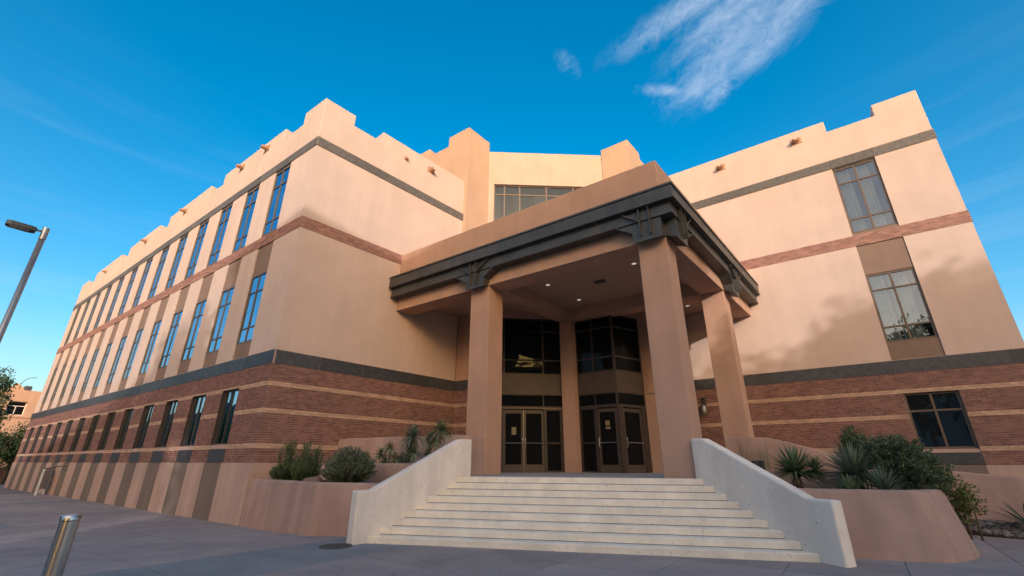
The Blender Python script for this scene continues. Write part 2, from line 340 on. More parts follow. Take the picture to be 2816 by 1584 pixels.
# --- long front
piers = [(-.0, wl_s[0][0])]+[(wl_s[k][1], wl_s[k+1][0]) for k in range(NW-1)]+[(wl_s[-1][1], LEN)]
for s0, s1 in piers:
    e = .0 if s0 > 0 else 0
    wallbox(FL, s0, s1, Z2T, ZBB, 'stucco', 0, -T if s0 > 0 else -.5, 'stucco_pier')
    wallbox(FL, s0, s1, ZBT, Z1B, 'stucco', 0, -T, 'stucco_pier')
for s0, s1 in wl_s:
    wallbox(FL, s0, s1, Z2T, 5.575, 'stripe', -.035, -T, 'spandrel_panel')
    wallbox(FL, s0, s1, 8.22, ZBB, 'stripe', -.035, -T, 'spandrel_panel')
    wallbox(FL, s0, s1, ZBT, 9.96, 'stucco', -.06, -T, 'window_sill')
    wallbox(FL, s0, s1, 12.94, Z1B, 'granite_hi', -.03, -T, 'window_lintel')
    wallbox(FL, s0, s1, 2.04, 2.165, 'base', .02, -T, 'window_sill')
    wallbox(FL, s0, s1, 1.635, 2.035, 'granite', .045, -T, 'stone_panel')
    wallbox(FL, s0+.005, s1-.005, -.4, ZBASE-.004, 'bstripe', .086, .02, 'base_stripe')
wallbox(FL, -.09, LEN, -.4, ZBASE, 'base', .08, -T, 'base_wall')
wallbox(F1, .0, 7.67, -.4, ZBASE, 'base', .09, -.5, 'base_wall')
wallbox(F1, 0, 7.67, Z2T, ZBB, 'stucco', 0, -.5); wallbox(F1, 0, 7.67, ZBT, Z1B, 'stucco', 0, -.5)
# --- right wing front
RW0, RW1 = 7.3, 19.25; RWa, RWb = 15.99, 17.40
for s0, s1 in ((RW0, RWa), (RWb, RW1)):
    wallbox(FR, s0, s1, Z2T, ZBB, 'stucco'); wallbox(FR, s0, s1, ZBT, Z1B, 'stucco')
wallbox(FR, RWa, RWb, Z2T, 5.64, 'stripe', -.035, -T, 'spandrel_panel'); wallbox(FR, RWa, RWb, 8.25, ZBB, 'stripe', -.035, -T, 'spandrel_panel')
wallbox(FR, RWa, RWb, ZBT, 10.0, 'stripe', -.04, -T, 'window_sill'); wallbox(FR, RWa, RWb, 12.99, Z1B, 'granite_hi', -.03, -T, 'window_lintel')
wallbox(FR, RWa, RWb, 1.985, 2.09, 'base', .02, -T, 'window_sill'); wallbox(FR, RWa, RWb, 1.635, 1.98, 'granite', .045, -T, 'stone_panel')
wallbox(FR, RWa+.004, RWb-.004, -.4, ZBASE-.004, 'bstripe', .086, .02, 'base_stripe')
wallbox(FR, RW0, RW1+.08, -.4, ZBASE, 'base', .08, -T, 'base_wall')
FE = Fr(19.25, 13.3708, 0, 1, 1)               # the wing's far side, turned away
for z0, z1 in ((ZBASE, Z2B), (Z2T, ZBB), (ZBT, Z1B)): wallbox(FE, .51, 13, z0, z1, 'stucco', -.004, -T)
# --- return beside the entrance
wallbox(FT, .02, 1.95, Z2T, 7.95, 'portico', -.0, -.4)
wallbox(FT, .02, 1.95, -.4, ZBASE, 'base', .05, -.4, 'base_wall')

# --- parapets (merlons) as stepped slabs
def parapet(F, runs, z0, thick, name='parapet', m='stucco', o=0, ends=(0, 0)):
    poly = [(runs[0][0], z0), (runs[-1][1], z0)]
    top = []
    for s0, s1, h in runs: top += [(s0, h), (s1, h)]
    poly += top[::-1]
    return MB().slab(F, poly, o-thick, o).build(name, M[m], hall, bevel=.025, seg=2)
HI, LO = 15.38, 14.79
runs = [(-.0, 1.5, HI), (1.5, 3.05, LO)]; s = 3.05
for lo0, lo1 in ((8.87, 10.5), (16.08, 17.72), (23.1, 24.85), (30.8, 32.85)): runs += [(s, lo0, HI), (lo0, lo1, LO)]; s = lo1
runs.append((s, LEN, HI-.1))
parapet(FL, runs, Z1T, .75)
parapet(F1, [(.0, 1.35, HI+.003), (1.35, 2.70, 14.86), (2.70, 8.2, 15.42)], Z1T, .7)
parapet(FR, [(7.0, 16.2, 15.42), (16.2, 17.83, 14.86), (17.83, RW1, HI+.02)], Z1T, .8)
parapet(FE, [(.81, 13, HI)], Z1T, .6, o=-.004)
# --- stone bands: a bed with separate slabs
def stone_band(F, cuts, z0, z1, m, o):
    bed = MB().box(F, cuts[0], cuts[-1], -T, o-.014, z0+.002, z1-.002).build('stone_band', M['mortar'], hall)
    for a_, b_ in zip(cuts, cuts[1:]):
        MB().box(F, a_+.006, b_-.006, o-.06, o+random.uniform(-.002, .002), z0+.004, z1-.022).build('stone_slab', M[m], bed)
    MB().box(F, cuts[0], cuts[-1], o-.05, o-.008, z1-.018, z1-.004).build('ledge', M['base'], bed)
lc = sorted({0.0, LEN}.union(*[set(w) for w in wl_s]))
stone_band(FL, [-.055]+lc[1:], Z2B, Z2T, 'granite', .055)
stone_band(FL, [-.03]+lc[1:], Z1B, Z1T, 'granite_hi', .03)
stone_band(F1, [.0, 1.5, 3.1, 4.65, 6.2, 7.67], Z2B, Z2T, 'granite', .055)
stone_band(F1, [.0, 1.5, 3.16, 4.7, 6.25, 7.67], Z1B, Z1T, 'granite_hi', .03)
stone_band(FR, [7.3, 8.6, 10.1, 11.6, 13.05, 14.44, RWa, RWb, 18.85, RW1+.05], Z2B, Z2T, 'granite', .055)
stone_band(FR, [7.3, 8.6, 10.1, 11.5, 12.95, 14.36, RWa, RWb, 18.85, RW1+.03], Z1B, Z1T, 'granite_hi', .03)
stone_band(FT, [.02, .98, 1.95], Z2B, Z2T, 'granite', .02)

# --- brickwork
BL, BJ = .205, .011
REDS = {}
bricks = []            # (frame, s0, s1, z0, z1, o, buff, full, bed)
def brick_field(F, s0, s1, z0, z1, nc, openings, buff, o, bed_o=-T, red='brick'):
    bed = MB()
    ch = (z1-z0)/nc
    cols = [(s0, s1)]
    if openings:
        zs = sorted({z0, z1}.union(*[{max(z0, q[2]), min(z1, q[3])} for q in openings]))
        for za, zb in zip(zs, zs[1:]):
            cur = s0
            for q in sorted(openings):
                if q[2] < zb-.001 and q[3] > za+.001:
                    if q[0] > cur: bed.box(F, cur, q[0], bed_o, o-.011, za, zb)
                    cur = q[1]
            if cur < s1: bed.box(F, cur, s1, bed_o, o-.011, za, zb)
    else: bed.box(F, s0, s1, bed_o, o-.011, z0, z1)
    bedo = bed.build('brick_wall', M['mortar'], hall); REDS[bedo.name] = red
    for c in range(nc):
        za = z0+c*ch+BJ/2; zb = z0+(c+1)*ch-BJ/2; zm = (za+zb)/2
        spans = []; cur = s0
        for q in sorted(openings):
            if q[2] < zm < q[3]:
                if q[0] > cur: spans.append((cur, q[0]))
                cur = q[1]
        if cur < s1: spans.append((cur, s1))
        for a_, b_ in spans:
            k = math.floor((a_-(c % 2)*(BL+BJ)/2)/(BL+BJ)); carry = None
            while True:
                x0 = k*(BL+BJ)+(c % 2)*(BL+BJ)/2; x1 = x0+BL; k += 1
                if x0 > b_-.02: break
                y0, y1 = max(x0, a_+(BJ/2 if a_ != s0 else 0)), min(x1, b_-(BJ/2 if b_ != s1 else 0))
                if y1-y0 < .06:
                    if y0 <= a_+BJ: carry = y0
                    elif bricks: q_ = bricks[-1]; bricks[-1] = q_[:2]+(y1,)+q_[3:7]+(False,)+q_[8:]
                    continue
                if carry is not None: y0, carry = carry, None
                bricks.append((F, y0, y1, za, zb, o+random.uniform(-.003, .003), c in buff, abs(y1-y0-BL) < 1e-6, bedo))
    return bedo
BUFF = {6, 7, 21, 22, 33, 34}
gw = [(a_, b_, 1.62, 3.95) for a_, b_ in wl_s]
brick_field(FL, -.040, LEN, ZBASE, Z2B, 43, gw, BUFF, .045)
brick_field(F1, -.040, 7.67, ZBASE, Z2B, 43, [], BUFF, .045)
brick_field(FR, RW0, RW1+.04, ZBASE, Z2B, 43, [(RWa, RWb, 1.62, 3.88)], BUFF, .045)
brick_field(FT, .02, 1.95, ZBASE, Z2B, 43, [], BUFF, .012, -.4)
brick_field(FL, -.017, LEN, ZBB, ZBT, 7, [], set(), .02, red='bandbrick')
brick_field(F1, -.017, 7.67, ZBB, ZBT, 7, [], set(), .02, red='bandbrick')
brick_field(FR, RW0, RW1+.02, ZBB, ZBT, 7, [], set(), .02, red='bandbrick')
def shows(b):           # rough size in the picture, nothing for what other things cover
    F, s0, s1, z0, z1, o = b[:6]; p = Vector(F.p((s0+s1)/2, o, (z0+z1)/2))-CAM
    if not b[7]: return 0
    d = p.dot(fw); X = p.dot(cx)/d*F_PX; Y = p.dot(cy)/d*F_PX
    if abs(X) > 1400 or abs(Y) > 780: return 0
    if z0 < 2.5 or z0 > 9: return 0
    n_ = Vector((F.n[0], F.n[1], 0)); return abs(n_.dot(p))/p.length/(p.length**2)
best = sorted(bricks, key=shows, reverse=True)[:300]; bestid = {id(b) for b in best}
proto = {}
for buff in (False, True):
    for i in range(3):
        b = MB().box(WORLD, -BL/2, BL/2, -.03, .0, -.0284, .0284)
        e = random.uniform(.002, .004)
        b.v = [(x+random.uniform(-e, e)*.5, y+(random.uniform(-e, e)*.4 if y < -.01 else 0), z+random.uniform(-e, e)*.4) for x, y, z in b.v]
        me = bpy.data.meshes.new('brick'); me.from_pydata(b.v, [], b.f); me.materials.append(M['lbrick' if buff else 'brick']); proto[buff, i] = me
for b in best:
    F, s0, s1, z0, z1, o, buff, full, bed = b
    ang = math.atan2(F.n[1], F.n[0])+math.pi/2
    inst('brick', proto[buff, random.randrange(3)], F.p((s0+s1)/2, o-.03, (z0+z1)/2), ang, bed)
rest = {}
for b in bricks:
    if id(b) in bestid: continue
    F, s0, s1, z0, z1, o, buff, full, bed = b
    rest.setdefault((bed.name, buff), (bed, buff, MB()))[2].box(F, s0, s1, o-.03, o, z0, z1)
for bed, buff, mb in rest.values():
    tag(mb.build('brickwork', M['lbrick' if buff else REDS[bed.name]], bed), kind='stuff')

# --- windows
def window(F, s0, s1, z0, z1, sx=(), sz=(), fm='bronze', gm='glass', og=-.13, fw_=.055, mw=.045, name='window', curtain=None, parent=None):
    fr = MB(); d0, d1 = og-.04, og+.035
    fr.box(F, s0, s0+fw_, d0, d1, z0, z1); fr.box(F, s1-fw_, s1, d0, d1, z0, z1)
    fr.box(F, s0+fw_, s1-fw_, d0, d1, z0, z0+fw_); fr.box(F, s0+fw_, s1-fw_, d0, d1, z1-fw_, z1)
    zc = [z0+fw_]+list(sz)+[z1-fw_]; sc = [s0+fw_]+list(sx)+[s1-fw_]
    for x in sx: fr.box(F, x-mw/2, x+mw/2, d0+.004, d1-.006, z0+fw_, z1-fw_)
    for z in sz:
        for a_, b_ in zip(sc, sc[1:]):
            fr.box(F, a_+(mw/2 if a_ != sc[0] else 0), b_-(mw/2 if b_ != sc[-1] else 0), d0+.004, d1-.009, z-mw/2, z+mw/2)
    w = fr.build(name, M[fm], parent or hall)
    for a_, b_ in zip(sc, sc[1:]):
        for za, zb in zip(zc, zc[1:]):
            t = random.uniform(-.006, .006)
            q = [F.p(a_, og+t, za), F.p(b_, og-t, za), F.p(b_, og-t*.4, zb), F.p(a_, og+t*.3, zb)]
            MB().add(q, [(0, 1, 2, 3) if not F.flip else (0, 1, 2, 3)]).build('pane', M[gm], w)
    if curtain:
        for c0_, c1_ in curtain:
            cu = MB(); n_ = int((c1_-c0_)/.012)
            for i in range(n_+1):
                s_ = c0_+(c1_-c0_)*i/n_; o_ = og-.16+.022*math.sin(i*.85)+.008*math.sin(i*.31)
                cu.v += [F.p(s_, o_, z0+.02), F.p(s_, o_, z1-.02)]
            cu.f = [(2*i, 2*i+2, 2*i+3, 2*i+1) for i in range(n_)]
            cu.build('curtain', M['curtain'], w, smooth=True)
    return w
for s0, s1 in wl_s:
    mid = (s0+s1)/2
    window(FL, s0, s1, 9.96, 12.94, (mid,), (10.56, 12.2), og=-.055)
    window(FL, s0, s1, 5.575, 8.22, (mid,), (6.13, 7.52), og=-.06)
    window(FL, s0+.012, s1-.012, 2.165, 3.94, (mid,), (), 'dbronze', og=-.07)
    for r0 in (s0-.004, s1-.011): MB().box(FL, r0, r0+.015, -.2, .041, 2.166, 3.949).build('window_lining', M['dbronze'], hall)
    MB().box(FL, s0+.02, s1-.02, -.09, -.02, 2.165, 2.19).build('sill_flashing', M['steel'], hall)
mid = (RWa+RWb)/2
window(FR, RWa, RWb, 10.0, 12.99, (mid,), (10.62, 12.28), 'bronze', 'cglass', -.10, .075, .06, curtain=((16.1, 16.52), (16.75, 17.12)))
window(FR, RWa, RWb, 5.64, 8.25, (mid,), (6.2, 7.62), 'bronze', 'cglass', -.10, .075, .06, curtain=((16.1, 16.5), (16.58, 16.68), (16.75, 17.14)))
window(FR, RWa, RWb, 2.09, 3.88, (mid,), (3.29,), 'bronze', 'glass', -.10, .075, .06)

# --- central block: pylons, chamfered wall, upper parapets
PYT = 18.92
MB().prism([(-.68, 7.62), (.84, 7.62), (.93, 9.32), (-.55, 9.32)], 8.95, PYT).build('pylon', M['pylon'], hall, bevel=.02)
MB().prism([(6.0, 13.30), (7.62, 13.30), (7.72, 14.86), (6.1, 14.86)], 9.0, 18.62).build('pylon', M['pylon'], hall, bevel=.02)
FU = Fr(-.68, 7.66, -1, 0, -1)
parapet(FU, [(0, 1.05, 18.36), (1.05, 2.6, 18.92), (2.6, 11, 18.36)][:1]+[(1.05, 1.6, 18.36), (1.6, 3.0, 18.92), (3.0, 11, 18.36)], 13.3, .7, m='pylon')
FV = Fr(7.72, 14.86, .067, 1, 1)
parapet(FV, [(0, 8, 18.2)], 13.3, .7, m='pylon')
FD = Fr(.92, 9.31, 5.08, 4.06, 1); DL = math.hypot(5.08, 4.06)
dw0, dw1, dz0, dz1 = .31, 5.9, 11.2, 16.12
dmb = MB()
for a_, b_, c_, d_ in ((-.1, dw0, 9, 18.3), (dw1, DL+.1, 9, 18.3), (dw0, dw1, dz1, 18.3), (dw0, dw1, 9, dz0)): dmb.box(FD, a_, b_, -.5, 0, c_, d_)
dmb.build('stucco_wall', M['centre'], hall)
window(FD, dw0, dw1, dz0, dz1, (.89, 1.74, 3.23, 4.75), (15.52, 13.2), 'bronze', 'uglass', -.14, .06, .07)

# --- clay rain spouts
def spout(F, s, z, k=1.0):
    b = MB(); n_ = 9; L_ = .30*k
    for j, (o, r, dz) in enumerate(((-.05, .17*k, 0), (L_*.55, .135*k, -.03), (L_, .105*k, -.06))):
        for i in range(n_):
            a_ = math.pi*(i/(n_-1))
            b.v.append(F.p(s+r*math.cos(a_), o, z+dz+.05-r*math.sin(a_)))
        for i in range(n_):
            a_ = math.pi*(i/(n_-1)); q = r-.03*k
            b.v.append(F.p(s+q*math.cos(a_), o, z+dz+.05-q*math.sin(a_)))
    for j in range(2):
        for i in range(n_-1):
            for base in (0, n_):
                p0 = j*2*n_+base+i; b.f.append((p0, p0+1, p0+2*n_+1, p0+2*n_))
        for i in (0, n_-1):
            p0 = j*2*n_+i; b.f.append((p0, p0+n_, p0+3*n_, p0+2*n_))
    e0 = 2*2*n_
    for i in range(n_-1): b.f.append((e0+i, e0+i+1, e0+n_+i+1, e0+n_+i))
    o_ = b.build('rain_spout', M['terracotta'], hall, fix=True)
    MB().box(F, s-.20*k, s+.20*k, -.02, .03, z-.15*k, z+.14*k).build('spout_collar', M['terracotta'], o_)
for s_, z_, k in ((4.49, 14.97, 1), (6.84, 14.95, 1), (13.55, 14.9, 1), (19.63, 14.85, 1), (27.85, 14.8, .8)): spout(FL, s_, z_, k)
spout(F1, 4.0, 14.72, .55); spout(F1, 5.44, 14.88, 1); spout(FR, 11.95, 14.86, 1); spout(FR, 15.08, 14.9, 1)

# --- entrance glazing
ZF = 1.32
FA = Fr(4.95, 9.7, .751, .66, 1); FB = Fr(0, 9.92, 1, 0, 1)
bC0 = (7.19, 9.92); bC1 = (7.78, 11.35); FCw = Fr(*bC0, bC1[0]-bC0[0], bC1[1]-bC0[1], 1); LC = math.hypot(bC1[0]-bC0[0], bC1[1]-bC0[1])
def door(F, s0, s1, side, notices=()):
    z0, z1 = ZF+.012, 3.655; st = .088; d0, d1 = -.05, .0
    b = MB().box(F, s0, s0+st, d0, d1, z0, z1).box(F, s1-st, s1, d0, d1, z0, z1).box(F, s0+st, s1-st, d0, d1, z0, z0+.26).box(F, s0+st, s1-st, d0, d1, z1-.13, z1)
    dr = b.build('door', M['doorbronze'], hall)
    q = [F.p(s0+st, -.025, z0+.26), F.p(s1-st, -.025, z0+.26), F.p(s1-st, -.025, z1-.13), F.p(s0+st, -.025, z1-.13)]
    MB().add(q, [(0, 1, 2, 3)]).build('pane', M['dglass'], dr)
    MB().tube([F.p(s0+st-.02, .045, 2.385), F.p(s1-st+.02, .045, 2.385)], .018, 8).build('push_bar', M['steel_bright'], dr)
    h = s1-.05 if side > 0 else s0+.05
    MB().tube([F.p(h, 0, 2.20), F.p(h, .075, 2.22), F.p(h, .085, 2.26), F.p(h, .085, 2.50), F.p(h, .075, 2.54), F.p(h, 0, 2.56)], .014, 8).build('pull_handle', M['steel_bright'], dr)
    for a_, b_, c_, d_ in notices: MB().box(F, a_, b_, -.018, -.014, c_, d_).build('paper_notice', M['paper'], dr)
def jamb(F, s0, s1, z0, z1, m='dbronze', d0=-.07, d1=.03): MB().box(F, s0, s1, d0, d1, z0, z1).build('door_frame', M[m], hall)
# bay beside the left column
SA = -3.0
for a_, b_ in ((SA, -2.52), (-.86, -.80), (-.14, -.02)): jamb(FA, a_, b_, ZF, 3.70)
jamb(FA, SA, -.02, 3.70, 3.76, 'bronze')
door(FA, -2.51, -1.70, 1, ((-2.17, -1.99, 2.70, 2.99),)); door(FA, -1.68, -.87, -1)
MB().tube([FA.p(-1.69, .012, ZF+.01), FA.p(-1.69, .012, 3.65)], .012, 6).build('centre_strip', M['steel_bright'], hall)
window(FA, -.80, -.14, ZF, 3.70, (), (2.39,), 'dbronze', 'dglass', -.02, .05)
window(FA, SA, -.02, 3.76, 4.31, (-.86,), (), 'dbronze', 'dglass', -.02, .05)
MB().box(FA, SA, -.02, -.08, .02, 4.31, 5.10).build('metal_spandrel', M['spandrel'], hall)
window(FA, SA, -.02, 5.10, 7.56, (-.84, -2.50), (5.72, 6.98), 'dbronze', 'dglass', -.02, .06, .06)
MB().box(FA, SA-.3, .1, -.35, .03, 7.56, 8.05).build('entrance_header', M['portico'], hall)
# bay right of the pier, with its turned corner
for a_, b_ in ((5.50, 5.56), (6.22, 6.30), (7.14, 7.19)): jamb(FB, a_, b_, ZF, 3.70)
jamb(FB, 5.50, 7.19, 3.70, 3.76)
window(FB, 5.56, 6.22, ZF, 3.70, (), (2.39,), 'dbronze', 'dglass', -.02, .05)
door(FB, 6.31, 7.13, -1, ((6.62, 6.80, 3.02, 3.20), (6.62, 6.82, 2.88, 2.97)))
window(FB, 5.50, 7.19, 3.76, 4.28, (6.26,), (), 'dbronze', 'dglass', -.02, .05)
MB().box(FB, 5.50, 7.19, -.08, .02, 4.28, 5.10).build('metal_spandrel', M['spandrel'], hall)
window(FB, 5.50, 7.19, 5.10, 7.5, (6.26,), (5.70, 6.95), 'dbronze', 'dglass', -.02, .06, .07)
MB().box(FB, 5.3, 7.19, -.35, .03, 7.5, 8.05).build('entrance_header', M['portico'], hall)
for a_, b_ in ((.0, .10), (LC-.18, LC)): jamb(FCw, a_, b_, ZF, 3.70)
jamb(FCw, 0, LC, 3.70, 3.76)
door(FCw, .24, LC-.30, -1); jamb(FCw, .10, .235, ZF, 3.70); jamb(FCw, LC-.295, LC-.18, ZF, 3.70)
window(FCw, 0, LC, 3.76, 4.28, (), (), 'dbronze', 'dglass', -.02, .05)
MB().box(FCw, 0.01, LC, -.08, .02, 4.28, 5.10).build('metal_spandrel', M['spandrel'], hall)
window(FCw, 0, LC, 5.10, 7.5, (), (5.70, 6.95), 'dbronze', 'dglass', -.02, .06, .07)
MB().box(FCw, -.1, LC+.2, -.35, .034, 7.5, 8.05).build('entrance_header', M['portico'], hall)
MB().prism([(7.78, 11.35), (9.0, 11.35), (9.0, 13.4), (7.6, 13.4)], 0, 8.05).build('entrance_pier', M['portico'], hall, bevel=.02)
MB().box(WORLD, 7.95, 8.45, 11.30, 11.349, 4.3, 5.05).build('wall_plaque', M['portico'], hall)

# ---------------------------------------------------------------- the portico
por = empty('entrance_portico', (8, 7, ZF), 'terracotta stucco entrance portico with square columns and dark steel cornice', 'portico')
PL = Fr(11.36, 4.28, -1, 0, -1); PR = Fr(11.36, 4.28, .067, 1, 1)
LLEN, RLEN = 10.97, 9.1
def pp(mb, name, m, **k): return put(mb.build(name, M[m], None, **k), por)
for (x0, x1, y0, y1) in ((4.41, 5.22, 4.28, 5.09), (10.57, 11.355, 4.284, 5.07), (10.92, 11.70, 9.52, 10.33), (4.96, 5.52, 9.52, 10.1)):
    pp(MB().box(WORLD, x0, x1, y0, y1, ZF-.3, 7.385), 'column', 'portico', bevel=.02)
def corner(o): y = 4.28-o; return (11.36+.067*(y-4.28)+o*1.0022, y)
def ring(o_out, o_in, z0, z1, lx=None):
    e = (LLEN if lx is None else lx)
    A_ = PL.p(e, o_out, 0)[:2]; B_ = corner(o_out); C_ = PR.p(RLEN, o_out, 0)[:2]; D_ = PR.p(RLEN, o_in, 0)[:2]; E_ = corner(o_in); G_ = PL.p(e, o_in, 0)[:2]
    return MB().prism([A_, B_, C_, D_, E_, G_], z0, z1)
pp(ring(0, -.8, 7.38, 8.75), 'beam', 'portico', bevel=.015)
pp(ring(-.004, -.45, 8.75, 9.905), 'roof_parapet', 'portico', bevel=.03)
pp(MB().prism([(4.52, 5.05), (5.30, 5.05), (5.50, 9.55), (4.96, 9.55)], 7.40, 8.0), 'beam', 'portico', bevel=.01)
pp(MB().prism([(5.0, 9.53), (11.0, 9.53), (11.0, 10.2), (5.0, 10.2)], 7.405, 8.0), 'beam', 'portico', bevel=.01)
pp(MB().prism([(.5, 4.9), (11.2, 4.9), (11.7, 13.3), (7.6, 13.3), (7.6, 13.0), (5, 12.2), (.8, 9.0)], 7.93, 8.9), 'ceiling', 'ceiling')
cor = pp(ring(.47, -.02, 8.25, 8.63), 'cornice', 'steel')
for o_, z0, z1, nm in ((.505, 8.63, 8.69, 'cap_flashing'), (.50, 8.225, 8.255, 'flange'), (.33, 7.885, 8.23, 'lower_fascia'), (.365, 7.855, 7.89, 'flange')):
    q = ring(o_, -.015, z0, z1).build(nm, M['steel']); put(q, por)
def bracket(F, s, left=True, right=True):
    h = .40; L_ = -.90 if left else -h; R_ = .90 if right else h
    poly = [(s-h, 7.40), (s+h, 7.40), (s+h+(.02 if right else 0), 7.58)]
    poly += [(s+R_, 7.87)] if right else [(s+h, 7.87)]
    poly += [(s+L_, 7.87)] if left else [(s-h, 7.87)]
    poly += [(s-h-(.02 if left else 0), 7.58)]
    b = MB().slab(F, poly, -.01, .315)
    b.v = [(x, y, z) for x, y, z in b.v]
    k = len(poly)
    for i in range(2*k):                      # the foot is cut on a slope up to the column's face
        x, y, z = b.v[i]
        if z < 7.45:
            o_ = (x-F.o[0])*F.n[0]+(y-F.o[1])*F.n[1]
            if o_ > .2: b.v[i] = (x, y, 7.262)
    br = put(b.build('bracket', M['steel'], None), por)
    for ds in (-.13, .15):
        q = MB().box(F, s+ds-.012, s+ds+.012, .30, .44, 7.40, 8.215).build('fin', M['steel']); q.parent = br
    for sg, ok in ((-1, left), (1, right)):
        if not ok: continue
        a0, a1 = s+sg*.16, s+sg*.62
        poly = [(a0, 7.80), (a0, 7.835), (a1, 8.185), (a1, 8.15)]
        q = MB().slab(F, poly, .32, .44).build('fin', M['steel']); q.parent = br
        poly = [(s+sg*(h+.03), 7.565), (s+sg*(h+.03), 7.60), (s+sg*.90, 7.90), (s+sg*.90, 7.865)]
        q = MB().slab(F, poly, -.01, .36).build('haunch_flange', M['steel']); q.parent = br
bracket(PL, 11.36-4.815); bracket(PL, .39, right=True, left=False); bracket(PR, .39, left=False); bracket(PR, 5.65)
for x, y in ((6.2, 6.6), (6.38, 8.75), (9.58, 6.65), (9.8, 12.1), (9.6, 8.75), (2.6, 6.9)):
    b = MB(); n_ = 20
    for r, z in ((.115, 7.929), (.115, 7.915), (.09, 7.915), (.075, 7.925)):
        b.v += [(x+r*math.cos(2*math.pi*k/n_), y+r*math.sin(2*math.pi*k/n_), z) for k in range(n_)]
    for j in range(3): b.f += [(j*n_+k, j*n_+(k+1) % n_, (j+1)*n_+(k+1) % n_, (j+1)*n_+k) for k in range(n_)]
    b.f.append(tuple(range(3*n_, 4*n_)))
    dl = pp(b, 'downlight', 'steel_bright', fix=True)
    q = MB().add([(x+.078*math.cos(2*math.pi*k/n_), y+.078*math.sin(2*math.pi*k/n_), 7.918) for k in range(n_)], [tuple(range(n_))[::-1]]).build('lamp_lens', M['lit']); q.parent = dl
v_ = MB().box(WORLD, 7.75, 8.15, 7.3, 7.55, 7.90, 7.932)
for i in range(5): v_.box(WORLD, 7.78+i*.075, 7.80+i*.075, 7.32, 7.53, 7.885, 7.90)
pp(v_, 'ceiling_vent', 'iron')

# ---------------------------------------------------------------- stair, landing, cheek walls
NX, NY = -.394, .919; nl = math.hypot(NX, NY); NX /= nl; NY /= nl
def on_line(p, q, d):
    t = (d-NX*p[0]-NY*p[1])/(NX*(q[0]-p[0])+NY*(q[1]-p[1])); return (p[0]+(q[0]-p[0])*t, p[1]+(q[1]-p[1])*t)
LI = ((6.12, -.46), (6.38, 1.8)); RI = ((13.48, 2.69), (11.52, 4.0))
stair = empty('entrance_stair', (9.5, 2, .15), 'wide flight of nine cream concrete steps up to the entrance', 'stair')
N0, N1 = -2.83, -.85; TR = (N1-N0)/8; RS = (ZF-.15)/9
for k in range(9):
    d = N0+k*TR; a0, b0 = on_line(*LI, d), on_line(*RI, d); d2 = d+TR+.06
    a1, b1 = on_line(*LI, d2), on_line(*RI, d2)
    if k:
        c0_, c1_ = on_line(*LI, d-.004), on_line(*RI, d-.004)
        put(MB().prism([c0_, c1_, on_line(*RI, d+.02), on_line(*LI, d+.02)], .15+k*RS-.006, .15+k*RS+.010).build('nosing_shade', M['nosing_shade']), stair)  # thin dark strip at the riser foot, painted in as nosing shadow
    if k < 8: put(MB().prism([a0, b0, b1, a1], .15+k*RS-.03 if k else .0, .15+(k+1)*RS).build('step', M['step'], bevel=.022, seg=3), stair)
    else:
        put(MB().prism([a0, b0, b1, a1], .15+k*RS-.03, ZF).build('step', M['step'], bevel=.022, seg=3), stair)
d = N1+.058
la, lb = on_line(*LI, d), on_line(*RI, d)
put(MB().prism([la, lb, (12.2, 5.0), (12.2, 9.3), (11.0, 13.5), (5.0, 13.0), (1.5, 9.0), (2.4, 7.0), (5.0, 4.5), (5.1, 3.3)], .6, ZF-.004).build('landing', M['landing']), stair)
def cheek(p, q, side, prof, label):
    dx, dy = q[0]-p[0], q[1]-p[1]; F = Fr(p[0], p[1], dx, dy, side)
    poly = [(prof[0][0], -.1)]+[(prof[-1][0], -.1)]+prof[::-1]
    return tag(MB().slab(F, poly, -.24, .002).build('stair_wall', M['white'], bevel=.035, seg=3), label, 'wall', 'sloping walls beside the entrance stair')
cheek(*LI, 1, [(-.30, 1.10), (.0, 1.10), (.06, 1.105), (.13, 1.14), (2.28, 2.14), (2.36, 2.175), (2.46, 2.185), (2.74, 2.19)], 'off-white sloping stair wall next to the round bush')
cheek(*RI, -1, [(-.40, 1.08), (-.06, 1.08), (.03, 1.085), (.12, 1.13), (2.18, 2.10), (2.27, 2.14), (2.37, 2.15), (2.60, 2.155)], 'off-white sloping stair wall next to the fan yuccas')

# ---------------------------------------------------------------- planters
def arc_path(pts, r=.3, n=6):
    out = [pts[0]]
    for a_, b_, c_ in zip(pts, pts[1:], pts[2:]):
        va = Vector((a_[0]-b_[0], a_[1]-b_[1])); vc = Vector((c_[0]-b_[0], c_[1]-b_[1])); d = min(r, va.length*.45, vc.length*.45)
        p0 = Vector(b_)+va.normalized()*d; p1 = Vector(b_)+vc.normalized()*d
        for i in range(n+1):
            t = i/n; out.append(tuple(p0*(1-t)**2+Vector(b_)*2*t*(1-t)+p1*t**2))
    out.append(pts[-1]); return out
def planter(name, path, top, batter, thick, label, base=-.1, soil=None, r=.3, mat_='planter', soil_z=None):
    prof = [(0, base), (batter, top-.07), (batter+.018, top-.03), (batter+.055, top-.006), (batter+.11, top), (batter+thick-.11, top), (batter+thick-.05, top-.01), (batter+thick-.01, top-.05), (batter+thick, top-.3), (batter+thick, base)]
    e = empty(name, (path[0][0], path[0][1], 0), label, 'planter')
    put(MB().sweep(arc_path(path, r), prof).build('planter_wall', M[mat_], smooth=False, fix=True), e)
    w = e.children[0]
    for p in w.data.polygons: p.use_smooth = True
    w.modifiers.new('split', 'EDGE_SPLIT').split_angle = math.radians(50)
    if soil: put(MB().prism(soil, soil_z-.25, soil_z).build('soil', M['soil']), e)
    return e
